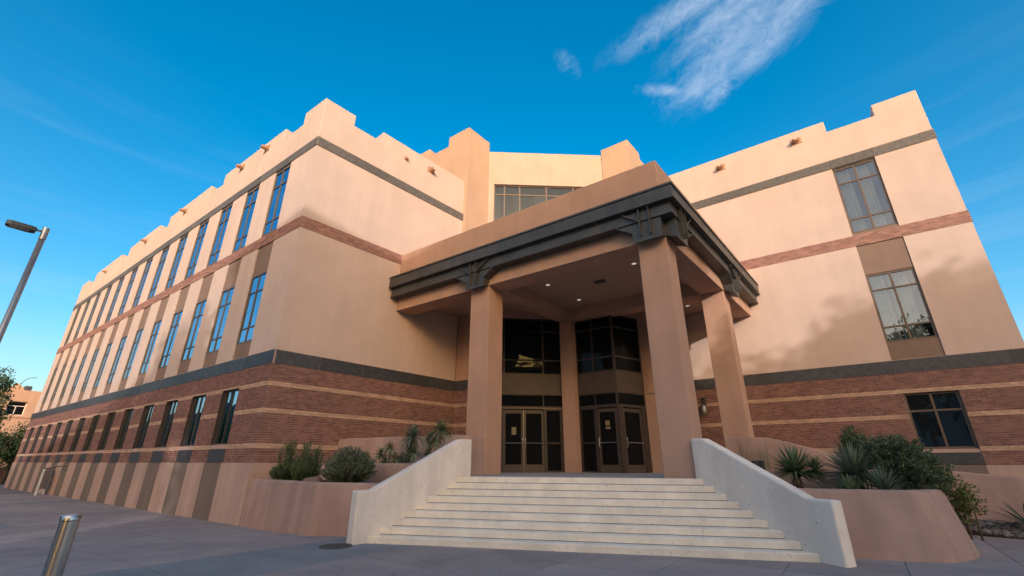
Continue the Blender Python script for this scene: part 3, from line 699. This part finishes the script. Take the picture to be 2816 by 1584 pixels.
planter('planter', [(.06, -.02), (.12, -.10), (4.10, -.50), (6.02, .30)], 1.2, .07, .32, 'low rose planter with rounded corner left of the stair', r=.14,
        soil=[(.1, .15), (3.9, -.2), (5.8, .2), (6.2, 1.8), (3.4, 1.6), (.3, 2.6)], soil_z=1.12)
planter('planter', [(3.15, 2.6), (3.25, 1.35), (6.15, 1.72)], 1.62, .03, .25, 'upper tier planter holding the leaning yuccas', base=.6, r=.15,
        soil=[(3.45, 1.6), (6.1, 1.95), (5.6, 2.9), (3.4, 2.7)], soil_z=1.55)
def gwall(name, path, prof_top, thick, label, base, r=.4):
    b = MB(); P_ = arc_path(path, r, 8); n_ = len(P_)
    L_ = [0]
    for i in range(1, n_): L_.append(L_[-1]+math.hypot(P_[i][0]-P_[i-1][0], P_[i][1]-P_[i-1][1]))
    fine = []; 
    for i in range(n_-1):
        k = max(1, int((L_[i+1]-L_[i])/.2))
        for j in range(k):
            t = j/k; fine.append((P_[i][0]*(1-t)+P_[i+1][0]*t, P_[i][1]*(1-t)+P_[i+1][1]*t))
    fine.append(P_[-1])
    prof = [(0, base), (.02, lambda x: prof_top(x)-.06), (.05, lambda x: prof_top(x)-.015), (.1, prof_top), (thick-.1, prof_top), (thick-.05, lambda x: prof_top(x)-.015), (thick-.02, lambda x: prof_top(x)-.06), (thick, base)]
    o = b.sweep(fine, prof).build(name, M['planter'], fix=True)
    for p in o.data.polygons: p.use_smooth = True
    o.modifiers.new('split', 'EDGE_SPLIT').split_angle = math.radians(50)
    return tag(o, label, 'wall')
gwall('garden_wall', [(.18, 2.52), (5.0, 2.95), (5.33, 3.4), (5.23, 4.27)], lambda x: 2.39 if x > .5 else 2.37, .3, 'rose stucco garden wall behind the leaning yuccas, meeting the left column', .9)
def rtop(x):
    K = [(10.9, 2.47), (12.2, 2.38), (12.7, 2.25), (13.75, 1.92), (14.6, 1.70), (16.05, 1.49), (17.33, 1.35), (22, 1.0)]
    for (a_, b_), (c_, d_) in zip(K, K[1:]):
        if x <= c_: t = max(0, (x-a_)/(c_-a_)); return b_+(d_-b_)*t
    return K[-1][1]
gwall('garden_wall', [(11.0, 9.2), (16.5, 9.2), (22, 9.0)], rtop, .3, 'long rose garden wall whose top sweeps down before the right wing', -.1)
planter('planter', [(12.9, 3.22), (13.9, 3.40), (14.6, 3.60), (15.25, 3.86), (15.72, 4.9), (15.78, 6.4), (15.2, 7.0)], 1.2, .27, .30, 'big battered adobe planter with rounded end right of the stair', r=.45,
        soil=[(12.5, 4.0), (13.9, 3.95), (14.9, 4.2), (15.3, 5.0), (15.3, 6.6), (14.5, 7.2), (11.9, 7.2), (11.9, 4.6)], soil_z=1.08)
planter('planter', [(11.75, 6.6), (13.9, 5.75), (14.25, 6.3), (14.25, 8.2)], 1.475, .05, .5, 'second tier adobe planter behind the fan yuccas', base=.6, r=.2,
        soil=[(12.0, 7.0), (13.7, 6.4), (13.7, 9.1), (11.8, 9.1)], soil_z=1.40)
tag(MB().box(WORLD, 11.78, 12.10, 8.3, 8.6, 1.38, 1.72).build('utility_box', M['box'], bevel=.03), 'dark plastic utility box behind the right stair wall', 'box')

# ---------------------------------------------------------------- planting
def rv(a_=1):
    while True:
        v = Vector((random.uniform(-1, 1), random.uniform(-1, 1), random.uniform(-1, 1)))
        if .05 < v.length < 1: return v.normalized()*a_
def leaf(b, p, d, l, w, fold=0.0):
    d = d.normalized(); s_ = d.cross(rv()).normalized()*w/2; nrm = d.cross(s_).normalized()*fold
    b.add([p, p+d*l*.45+s_+nrm, p+d*l, p+d*l*.45-s_+nrm], [(0, 1, 2), (0, 2, 3)])
def blade(b, p, d, l, w, droop=.2):
    d = d.normalized(); side = d.cross(Vector((0, 0, 1)))
    if side.length < .05: side = Vector((1, 0, 0))
    side.normalize(); upv = side.cross(d).normalized(); k = len(b.v); prof = [(0, .55), (.3, 1), (.7, .75), (1, .05)]
    for t, ww in prof:
        c = p+d*l*t-Vector((0, 0, 1))*droop*l*t*t; h = side*w*ww/2
        b.v += [tuple(c-h), tuple(c-upv*w*.18*ww), tuple(c+h)]
    for i in range(3):
        a_ = k+i*3; b.f += [(a_, a_+1, a_+4, a_+3), (a_+1, a_+2, a_+5, a_+4)]
def rosette(b, p, axis, n, l, w, lo=-.25, droop=.18):
    axis = axis.normalized(); q = axis.to_track_quat('Z', 'Y')
    for i in range(n):
        u = lo+(1-lo)*((i+.5)/n); u = min(.99, max(-.9, u)); ph = i*2.39996+random.uniform(-.25, .25); r = math.sqrt(1-u*u)
        d = q @ Vector((r*math.cos(ph), r*math.sin(ph), u))
        blade(b, p+d*.02, d+rv(.06), l*random.uniform(.8, 1.1)*(1-.15*max(0, u)), w, droop*(1.2-u)*random.uniform(.6, 1.3))
def plant(name, loc, label, cat='plant', group=None): return empty(name, loc, label, cat, group)
def add(e, mb, name, m, kind=None, smooth=False):
    o = mb.build(name, M[m], e, smooth=smooth)
    if kind: o['kind'] = kind
    return o
def yucca(loc, heads, stems, label, m='yucca', n=70, l=.5, w=.035, droop=.18, dead=True):
    e = plant('yucca', loc, label, 'yucca')
    for (p, ax, sc) in heads:
        b = MB(); rosette(b, Vector(p), Vector(ax), int(n*sc), l*sc, w*(.6+.4*sc), -.35, droop); add(e, b, 'leaf_crown', m, 'stuff')
        if dead:
            d_ = MB()
            for i in range(int(14*sc)):
                a_ = random.uniform(0, 6.28); blade(d_, Vector(p)-Vector(ax).normalized()*random.uniform(.02, .16), Vector((math.cos(a_), math.sin(a_), random.uniform(-1.4, -.4))), l*sc*.55, w*.7, .25)
            add(e, d_, 'dry_skirt', 'dry', 'stuff')
    for pts, r0, r1 in stems:
        add(e, MB().tube(pts, [r0+(r1-r0)*i/(len(pts)-1) for i in range(len(pts))], 8), 'trunk', 'stem', smooth=True)
    return e
# left upper tier
yucca((5.2, 2.2, 1.55), [((.28, -.1, .90), (.3, -.1, 1), .72), ((.10, -.08, .62), (-.3, -.4, .8), .5), ((-.12, -.12, .70), (-.5, -.2, .7), .48), ((-.2, -.05, .3), (-.3, -.5, .6), .4)], [([(-.5, 0, -.02), (-.2, -.05, .35), (.1, -.08, .66), (.27, -.1, .9)], .04, .03), ([(-.2, -.05, .35), (-.14, -.1, .55), (-.12, -.12, .72)], .025, .02)],
      'tall leaning yucca in the upper tier nearest the stair wall', 'yucca', 130, .60, .042, .42)
yucca((4.35, 2.1, 1.55), [((.10, -.05, .78), (-.1, -.2, 1), .8), ((.05, -.05, .5), (-.3, -.6, .5), .6), ((.25, -.12, .36), (.4, -.4, .6), .55), ((-.2, -.1, .2), (-.7, -.3, .6), .5), ((.05, -.15, .12), (.1, -.5, .7), .5)], [([(-.05, 0, -.02), (.02, -.02, .4), (.09, -.05, .78)], .04, .03), ([(.0, 0, .1), (.15, -.08, .25), (.22, -.12, .38)], .03, .02)],
      'bushy yucca of several heads in the middle of the upper tier', 'yucca2', 130, .54, .042, .42)
yucca((3.55, 2.05, 1.55), [((-.30, -.08, .34), (-.6, -.2, .7), .5), ((.08, -.1, .48), (.1, -.2, 1), .55), ((.32, -.1, .22), (.6, -.3, .6), .5), ((-.02, -.15, .15), (-.2, -.5, .7), .5)], [([(0, 0, -.02), (-.15, -.04, .2), (-.28, -.08, .34)], .025, .018), ([(0, 0, 0), (.05, -.05, .3), (.08, -.1, .48)], .025, .018), ([(0, 0, 0), (.2, -.06, .12), (.32, -.1, .2)], .02, .015)],
      'short branching yucca at the far end of the upper tier', 'yucca', 60, .50, .062, .4)
# right planter
yucca((13.16, 5.0, 1.08), [((0, 0, .42), (.05, -.05, 1), 1.0), ((.36, .05, .44), (.9, 0, .5), .5)], [([(0, 0, -.02), (.01, 0, .2), (0, 0, .42)], .075, .06), ([(.0, 0, .3), (.2, .03, .38), (.36, .05, .43)], .035, .03)],
      'fan yucca on a short trunk beside the right stair wall', 'yucca', 170, .66, .046, .08)
yucca((14.18, 4.85, 1.08), [((0, .1, .36), (-.05, -.25, 1), 1.0)], [([(0, .1, -.02), (0, .1, .36)], .08, .07)], 'large round yucca in the middle of the right planter', 'yucca2', 220, .74, .042, .06)
yucca((14.58, 4.5, 1.08), [((0, 0, .10), (.25, -.3, .9), .85)], [([(0, 0, -.03), (0, 0, .1)], .06, .05)], 'low spiky yucca at the front rim of the right planter', 'yucca2', 160, .62, .038, .06, False)
yucca((14.05, 4.45, 1.08), [((0, 0, .06), (-.1, -.3, .9), .7)], [([(0, 0, -.03), (0, 0, .06)], .05, .04)], 'small dark yucca tuft below the large round yucca', 'yucca', 130, .55, .036, .10, False)
def shrub(name, loc, label, blobs, n, lsize, lw, m, stems=6, upward=.2, cat='shrub', m2=None, clump=26):
    e = plant(name, loc, label, cat); b = MB(); b2 = MB(); st = MB()
    tot = sum(r[0]*r[1]*r[2] for _, r in blobs)
    for c, r in blobs:
        k = int(n*r[0]*r[1]*r[2]/tot/clump)+1
        for i in range(k):
            q = rv(random.random()**.4); cc = Vector((c[0]+q.x*r[0], c[1]+q.y*r[1], c[2]+q.z*r[2]))
            outw = Vector((q.x, q.y, q.z*.6+upward)); outw.normalize()
            sprig = outw*lsize*2.6
            for j in range(clump):
                t = j/clump; p = cc+sprig*t+rv(lsize*.35)
                tgt = b2 if (m2 and random.random() < .12) else b
                leaf(tgt, p, outw*.7+rv(.9), lsize*random.uniform(.7, 1.2), lw, lw*.2)
    for i in range(stems):
        c, r = random.choice(blobs); x, y = random.uniform(-.15, .15), random.uniform(-.12, .12)
        o_ = MB().tube([(c[0]*.3+x, c[1]*.3+y, -.05), (c[0]*.7+x, c[1]*.7+y, c[2]*.5), (c[0]+x, c[1]+y, c[2])], [.02, .015, .008], 6).build('stem', M['stem'], e, smooth=True)
    add(e, b, 'foliage', m, 'stuff')
    if m2: add(e, b2, 'young_leaves', m2, 'stuff')
    return e
def plume_shrub(name, loc, label, plumes, m, needles=230, l=.058, w=.016, start=.12, spread=.055):
    e = plant(name, loc, label, 'shrub'); b = MB(); wood = MB()
    for (bx, by, tx, ty, tz, r) in plumes:
        p0, p2 = Vector((bx, by, 0)), Vector((tx, ty, tz)); p1 = Vector((bx*.55+tx*.45, by*.55+ty*.45, tz*.35))+rv(.04)
        pts = [p0*(1-t)**2+p1*2*t*(1-t)+p2*t*t for t in (0, .2, .4, .6, .8, 1)]
        wood.tube(pts, [.011, .010, .008, .006, .004, .002], 5, False)
        for k in range(needles):
            t = start+(1-start)*k/needles; p = p0*(1-t)**2+p1*2*t*(1-t)+p2*t*t; d = (p1-p0)*(1-t)+(p2-p1)*t; d.normalize()
            rr = r*(1.15-t*.8); o_ = d.cross(rv()).normalized()
            leaf(b, p+o_*rr*random.random()**.6, d*random.uniform(.5, 1.2)+o_*random.uniform(.3, 1), l*random.uniform(.7, 1.25), w, w*.2)
    add(e, wood, 'stems', 'stem', 'stuff'); add(e, b, 'foliage', m, 'stuff'); return e
def rosemary(tips):
    out = []
    for (tx, ty, tz, n_) in tips:
        for i in range(int(n_*1.7)):
            a_ = random.uniform(0, 6.28); q = random.random()**.5*.24
            out.append((tx*.35+random.uniform(-.1, .1), random.uniform(-.1, .1), tx+q*math.cos(a_)*1.1, ty+q*math.sin(a_), tz*random.uniform(.62, 1.04), random.uniform(.045, .08)))
    return out
plume_shrub('rosemary_shrub', (1.05, .45, 1.1), 'upright rosemary shrub nearest the building corner', rosemary([(-.08, 0, 1.12, 9), (-.35, -.05, .45, 8), (.22, .05, .72, 8), (.42, -.1, .45, 8), (-.15, -.15, .40, 8), (.1, -.2, .35, 6)]), 'rosemary')
plume_shrub('rosemary_shrub', (2.05, .5, 1.1), 'forked rosemary shrub between the upright shrub and round bush', rosemary([(-.15, 0, 1.08, 8), (.34, .0, .95, 8), (-.42, -.05, .5, 7), (.1, -.15, .5, 8), (.5, -.1, .55, 8), (-.1, -.2, .35, 6)]), 'rosemary')
pl_ = []
for i in range(230):
    d = rv(); d.z = abs(d.z)*1.0-.08; d.normalize(); r_ = random.uniform(.82, 1.08)
    pl_.append((d.x*.12, d.y*.12, d.x*.82*r_, d.y*.52*r_, .30+d.z*.60*r_, .05))
plume_shrub('round_bush', (3.85, .55, 1.1), 'dense rounded grey-green bush in the left planter', pl_, 'boxleaf', 150, .05, .017, .45)
shrub('dark_shrub', (15.05, 5.3, 1.08), 'wide dark leafy shrub at the rounded end of the right planter', [((-.15, 0, .58), (.45, .40, .36)), ((.22, -.1, .40), (.30, .36, .34)), ((-.45, .1, .72), (.26, .26, .2)), ((.05, -.1, .25), (.34, .36, .22)), ((-.05, 0, .84), (.26, .26, .14))], 15000, .065, .026, 'shrub', upward=.5)
shrub('pine_shoot', (14.30, 6.0, 1.08), 'upright pine-like shrub rising behind the large round yucca', [((0, 0, .70), (.22, .2, .35)), ((-.02, 0, 1.05), (.13, .12, .16)), ((.12, 0, .95), (.09, .09, .16))], 6500, .065, .016, 'rosemary', upward=1.0)
shrub('photinia_shrub', (15.93, 7.5, .2), 'yellow-green broadleaf shrub on the gravel beyond the right planter', [((-.08, 0, .98), (.13, .2, .22)), ((.04, 0, .72), (.17, .22, .22)), ((-.12, 0, .62), (.14, .2, .26)), ((.0, 0, .45), (.16, .2, .16))], 1500, .075, .042, 'photinia', 4, upward=.4, m2='redleaf', clump=12)
# agave at the frame's edge
ag = plant('agave', (17.02, 8.55, .36), 'large dark agave at the foot of the long garden wall', 'agave')
for i in range(19):
    u = -.02+.95*(i/18); ph = i*2.39996; r = math.sqrt(max(0, 1-u*u)); b = MB(); blade(b, Vector((0, 0, .05)), Vector((r*math.cos(ph), r*math.sin(ph), u)), .78*(1-.2*u), .075, .08); b.build('leaf', M['agave'], ag)
for i, (x, y, h) in enumerate(((11.95, 5.9, .85), (12.15, 6.3, .75))):
    e = plant('dry_grass', (x, y, 1.05), ('tall dry grass tuft right behind the right stair wall', 'shorter dry grass tuft behind the right stair wall')[i], 'grass')
    b = MB()
    for k in range(90): blade(b, Vector((random.uniform(-.1, .1), random.uniform(-.1, .1), 0)), Vector((random.uniform(-.4, .4), random.uniform(-.4, .4), 1)), h*random.uniform(.5, 1.15), .010, random.uniform(.0, .3))
    add(e, b, 'blades', 'dry', 'stuff')
for i, (x, y, h) in enumerate(((11.55, 8.95, 1.3), (12.05, 9.0, 1.1))):
    e = plant('dry_stalks', (x, y, 1.36), ('thin seed stalks in front of the right column', 'spiky weed tuft on the wall by the right column')[i], 'grass')
    b = MB()
    for k in range(26): blade(b, Vector((random.uniform(-.12, .12), random.uniform(-.08, .08), 0)), Vector((random.uniform(-.3, .3), random.uniform(-.2, .2), 1)), h*random.uniform(.7, 1.2), .012, random.uniform(.0, .25))
    add(e, b, 'blades', 'dry' if i == 0 else 'yucca', 'stuff')
# boulder
bm = bmesh.new(); bmesh.ops.create_icosphere(bm, subdivisions=3, radius=1)
for v in bm.verts: v.co = Vector((v.co.x*.30, v.co.y*.2, v.co.z*.13))*(1+.12*math.sin(v.co.x*5+v.co.y*3))
me = bpy.data.meshes.new('boulder'); bm.to_mesh(me); bm.free(); me.materials.append(M['rock']); [setattr(p, 'use_smooth', True) for p in me.polygons]
tag(inst('boulder', me, (2.98, .18, 1.17), .3), 'flat brown boulder between the shrubs in the left planter', 'rock')
# gravel bed of river stones
gb = MB().prism([(14.4, 8.85), (16.02, 8.37), (17.0, 8.07), (19, 7.5), (22.5, 6.6), (22.5, 9.25), (14.4, 9.25)], -.1, lambda x, y: .15+.22*max(0, min(1, (y-8.1)/1.1)))
bed = tag(gb.build('gravel_bed', M['soil']), kind='structure')
ico = bmesh.new(); bmesh.ops.create_icosphere(ico, subdivisions=1, radius=1); iv = [v.co.copy() for v in ico.verts]; ifc = [tuple(v.index for v in f.verts) for f in ico.faces]; ico.free()
st = MB()
for i in range(2600):
    x = random.uniform(15.0, 19.5); y = random.uniform(7.4, 9.18)
    if y < 8.37-(x-16.02)*.303+.03: continue
    z = .15+.22*max(0, min(1, (y-8.1)/1.1)); r = random.uniform(.03, .075)*(1.5 if random.random() < .08 else 1)
    sx, sy, sz = r*random.uniform(.9, 1.5), r*random.uniform(.7, 1.1), r*random.uniform(.5, .75); a_ = random.uniform(0, 3.14); ca_, sa_ = math.cos(a_), math.sin(a_)
    st.add([(x+(v.x*sx)*ca_-(v.y*sy)*sa_, y+(v.x*sx)*sa_+(v.y*sy)*ca_, z+v.z*sz+sz*.5) for v in iv], ifc)
tag(st.build('river_stones', M['cobble'], bed, smooth=True), kind='stuff')

# ---------------------------------------------------------------- street furniture
bo = empty('bollard', (6.42, -5.10, .15), 'brushed steel bollard with domed cap standing alone on the plaza', 'bollard')
b = MB().tube([(0, 0, -.1), (0, 0, .80)], .094, 40); b.build('post', M['steel_bright'], bo, smooth=True).modifiers.new('split', 'EDGE_SPLIT').split_angle = .6
b = MB().tube([(0, 0, .806), (0, 0, .845), (0, 0, .862), (0, 0, .870)], [.098, .098, .088, .05], 40); b.build('cap', M['steel_bright'], bo, smooth=True).modifiers.new('split', 'EDGE_SPLIT').split_angle = .6
lp = empty('street_lamp', (-5.65, -5.40, 0), 'tall grey street lamp with flat dark head at the left edge', 'street lamp')
MB().tube([(0, 0, -.05), (0, 0, 8.35)], .078, 24).build('pole', M['pole'], lp, smooth=True)
MB().tube([(0, 0, 8.35), (0, 0, 8.76)], .086, 24).build('pole_cap', M['pole'], lp, smooth=True).modifiers.new('split', 'EDGE_SPLIT').split_angle = .6
MB().tube([(0, -.06, 8.62), (0, -.25, 8.60)], .035, 12).build('arm', M['pole'], lp, smooth=True)
hd = MB().prism([(-.13, -.20), (-.17, -.32), (-.17, -.80), (-.10, -.88), (.10, -.88), (.17, -.80), (.17, -.32), (.13, -.20)], 8.50, 8.66).build('lamp_head', M['lamp_head'], lp, bevel=.03, seg=3)
MB().prism([(-.13, -.34), (-.13, -.80), (.13, -.80), (.13, -.34)], 8.488, 8.499).build('lens', M['lens'], hd)
# handrail with steel panel on the long front
hr = empty('handrail', (-21.6, -.55, 0), 'grey steel handrail with post and panel at the foot of the long front', 'handrail')
FH = Fr(-21.6+.42, -.55-.13, -.80, .45, -1)
def hp(mb, name, m, smooth=False): return put(mb.build(name, M[m], None, smooth=smooth), hr)
hp(MB().box(FH, .10, .86, -.02, .02, .30, 1.26), 'panel', 'panel')
for s_ in (0.05, .92): hp(MB().box(FH, s_-.045, s_+.045, -.05, .05, -.02, 1.30), 'post', 'panel')
hp(MB().tube([FH.p(1.6, 0, 1.13), FH.p(.92, 0, 1.28), FH.p(.05, 0, 1.31), (-19.9, -.30, 1.44), (-19.85, -.06, 1.46)], .025, 10), 'rail', 'steel', True)
hp(MB().box(FH, .97, 1.55, -.08, .08, 1.04, 1.11), 'rail_plate', 'panel')
# wall lantern behind the portico
wlan = empty('wall_lantern', (9.60, 13.30, 3.5), 'dark hooked wall lantern with grey shade between the front and right columns', 'lantern')
MB().tube([(0, 0, .2), (0, -.12, .55), (.03, -.2, .68), (.10, -.22, .66), (.13, -.22, .52)], .028, 8).build('hook', M['iron'], wlan, smooth=True)
MB().tube([(-.02, -.18, .02), (-.02, -.18, .12), (-.02, -.18, .36), (-.02, -.18, .44)], [.07, .13, .10, .03], 12).build('shade', M['pole'], wlan, smooth=True)
MB().box(WORLD, -.09, .09, -.02, .04, .42, .72).build('back_plate', M['iron'], wlan)

# ---------------------------------------------------------------- background at the left
def leafcloud(mb, blobs, n, size):
    tot = sum(r[0]*r[1]*r[2] for _, r in blobs)
    for c, r in blobs:
        k = int(n*r[0]*r[1]*r[2]/tot/30)+1
        for i in range(k):
            q = rv(random.random()**.35); cc = Vector((c[0]+q.x*r[0], c[1]+q.y*r[1], c[2]+q.z*r[2])); cs = size*random.uniform(1.5, 3.2)
            for j in range(30): leaf(mb, cc+rv(cs*random.random()**.5), rv()+Vector((0, 0, -.2)), size*random.uniform(.6, 1.2), size*.55, size*.1)
def tree(loc, h, blobs, n, size, label, tr=.14):
    e = plant('tree', loc, label, 'tree'); b = MB(); leafcloud(b, blobs, n, size); add(e, b, 'crown', 'treeleaf', 'stuff')
    add(e, MB().tube([(0, 0, -.2), (.05, .02, h*.25), (-.05, .05, h*.5), (0, 0, h*.8)], [tr, tr*.8, tr*.55, tr*.2], 10), 'trunk', 'bark', smooth=True)
    for c, r in blobs[:6]:
        add(e, MB().tube([(0, .02, h*.35), (c[0]*.5, c[1]*.5, c[2]*.75), (c[0], c[1], c[2])], [tr*.45, tr*.3, tr*.08], 7), 'limb', 'bark', smooth=True)
    return e
# annex beyond the long front, facing +x
an = empty('annex_building', (-61, 3, 0), 'distant peach stucco building behind the tree at far left', 'building')
def ap(mb, name, m, **k): return put(mb.build(name, M[m], None, **k), an)
FX = Fr(-60, 0, 0, 1, 1)
for a_, b_, c_, d_ in ((-9, 1.32, -1, 9.2), (2.80, 12, -1, 9.2), (1.32, 2.80, 7.95, 9.2), (1.32, 2.80, -1, 6.5)): ap(MB().box(FX, a_, b_, -12, 0, c_, d_), 'wall', 'bgwall')
ap(MB().box(FX, -9, 12, -.02, .12, 6.25, 6.42), 'ledge', 'bgwall')
fr_ = MB(); 
for a_, b_, c_, d_ in ((1.32, 1.40, 6.5, 7.95), (2.72, 2.80, 6.5, 7.95), (1.40, 2.72, 6.5, 6.58), (1.40, 2.72, 7.87, 7.95), (1.40, 2.72, 7.45, 7.52), (2.0, 2.07, 6.58, 7.45)): fr_.box(FX, a_, b_, -.5, -.42, c_, d_)
wi = ap(fr_, 'window', 'white')
q = MB().add([FX.p(1.4, -.46, 6.58), FX.p(2.72, -.46, 6.58), FX.p(2.72, -.46, 7.87), FX.p(1.4, -.46, 7.87)], [(0, 1, 2, 3)]).build('pane', M['glass']); q.parent = wi
gab = MB().slab(FX, [(.9, 9.2), (2.2, 9.2), (2.05, 9.55), (1.48, 9.97), (1.1, 9.6)], -1.5, -.6); ap(gab, 'roof_gable', 'bgwall')
ap(MB().box(FX, 2.15, 2.75, -1.4, -.5, 9.2, 9.75), 'rooftop_unit', 'lamp_head', bevel=.08)
ap(MB().tube([FX.p(1.75, -.6, 9.3), FX.p(1.78, -.6, 10.0), FX.p(2.0, -.6, 10.45), FX.p(2.35, -.6, 10.68), FX.p(2.85, -.6, 10.75)], .03, 6), 'roof_pole', 'iron')
lw = MB().box(WORLD, -52, -46, -9, 6, -.2, 1.22)
tag(lw.build('low_wall', M['lowwall'], bevel=.05), 'dark low wall on the ground beyond the long front', 'wall')
tree((-43, -1.65, 0), 9.2, [((0, .25, 7.4), (.9, .9, 1.5)), ((.2, .5, 5.6), (1.2, .85, 1.4)), ((0, .35, 4.0), (1.1, .8, .9)), ((0, -.9, 6.5), (1.3, 1.0, 2.0)), ((0, .0, 8.5), (.5, .4, .6))], 5200, .22, 'slender tree at the far left in front of the peach building')
tree((-42, .75, 0), 4.6, [((0, .1, 3.4), (1.2, .62, 1.2)), ((.2, -.6, 2.6), (1.1, .8, 1.3)), ((0, .25, 2.2), (1.0, .6, 1.0)), ((.3, -1.3, 2.8), (.9, .8, 1.3))], 5600, .18, 'dense dark green tree beside the far end of the long front')

# ---------------------------------------------------------------- across the plaza, behind the camera: what shades the place
TX, TY = .75, .66; SX, SY = .66, -.75
def ts(t, d): return (TX*t+SX*d, TY*t+SY*d)
def block(name, t0, t1, d0, d1, h, label):
    e = empty(name, (*ts((t0+t1)/2, d0), 0), label, 'building')
    F = Fr(*ts(t0, d0), TX, TY, -1)
    if F.n[0]*SX+F.n[1]*SY > 0: F = Fr(*ts(t0, d0), TX, TY, 1)
    w_ = t1-t0
    put(MB().box(F, 0, w_, -(d1-d0), 0, -1, h).build('wall', M['bgblock']), e)
    put(MB().box(F, -.2, w_+.2, -1, .15, h, h+.5).build('cornice', M['stucco']), e)
    nx = int(w_/4)
    for f in range(int(h/4.2)):
        for i in range(nx):
            s_ = (i+.5)*w_/nx
            fw1 = MB().box(F, s_-.8, s_+.8, .0, .05, 1.2+f*4.2, 3.5+f*4.2).build('window', M['dbronze']); put(fw1, e)
            q_ = MB().box(F, s_-.72, s_+.72, .05, .06, 1.28+f*4.2, 3.42+f*4.2).build('pane', M['glass']); q_.parent = fw1
    return e
TE = math.tan(ELEV)
D0 = 50
block('unseen_block', -3.5, 13.9, D0, D0+14, 9.75+TE*D0, 'tan office block across the plaza, tallest of the four')
block('unseen_block', -60, -9.5, D0+2, D0+16, 6.1+TE*(D0+2), 'long low tan office block across the plaza')
block('unseen_block', 14.0, 19.2, D0+3, D0+15, 4.7+TE*(D0+3), 'narrow unseen block right of the tallest office block, added for shade')  # added out of view to fill shade the tree crowns leave open
block('unseen_block', 19.4, 34, D0+5, D0+17, 5.9+TE*(D0+5), 'wide unseen block ending the plaza row, added for shade')  # added out of view so shade low on the right wing stays unbroken
def bigtree(t, d, rel, w, label, n=5000):
    h = rel+TE*d; x, y = ts(t, d)
    tree((x, y, 0), h*.9, [((0, 0, h-1.6), (w*.55, w*.55, 1.6)), ((w*.45, .2, h-3.2), (w*.6, w*.6, 1.9)), ((-w*.45, 0, h-3.3), (w*.6, w*.6, 1.9)), ((0, w*.4, h-4.5), (w*.9, w*.8, 2.2)), ((0, 0, h-6.5), (w, w, 2.2)), ((0, 0, h-8.5), (w*.8, w*.8, 1.5))], n, .5, label, .3)
bigtree(-6.5, D0-5, 9.2, 3.2, 'tall plaza tree between the two office blocks')
bigtree(-11, D0-6, 7.3, 3.0, 'plaza tree before the low office block')
for i, (t, rel, w) in enumerate(((15.6, 5.4, 1.5), (17.9, 5.8, 1.5), (20.4, 6.75, 1.5), (22.3, 6.8, 1.3), (24.6, 7.9, 1.8))):
    bigtree(t, 38+i*1.2, rel, w, ('first', 'second', 'third', 'fourth', 'fifth')[i]+' tree in the plaza row, counted from the tallest office block', 17000)

e = empty('shop_row', (-120, -28, 0), 'low tan shop row along the far side of the street', 'building')
FS = Fr(-262, -28, 1, 0, -1)
for i in range(21):
    h_ = 15.5 if i == 16 else (10.4, 11.2, 10.0, 11.6, 10.8, 9.8, 11.0)[i % 7]
    put(MB().box(FS, i*12, i*12+11.98, -12, 0, -1, h_).build('wall', M['shop']), e)
    for k in range(3):
        w_ = MB().box(FS, i*12+1+k*3.6, i*12+3.6+k*3.6, .0, .06, 1.0, 3.4).build('window', M['dbronze']); put(w_, e)
for i, (x, y) in enumerate(((-24, -20), (-33, -21), (-43, -19), (-54, -21), (-66, -20))):
    tree((x, y, 0), 7.5, [((0, 0, 6.4), (1.6, 1.6, 1.3)), ((1.0, .3, 5.2), (1.6, 1.6, 1.3)), ((-1.0, -.2, 5.2), (1.6, 1.6, 1.3)), ((0, 0, 4.0), (1.8, 1.8, 1.2))], 2200, .35, ('nearest', 'second', 'middle', 'fourth', 'farthest')[i]+' street tree in the row before the shops', .16)
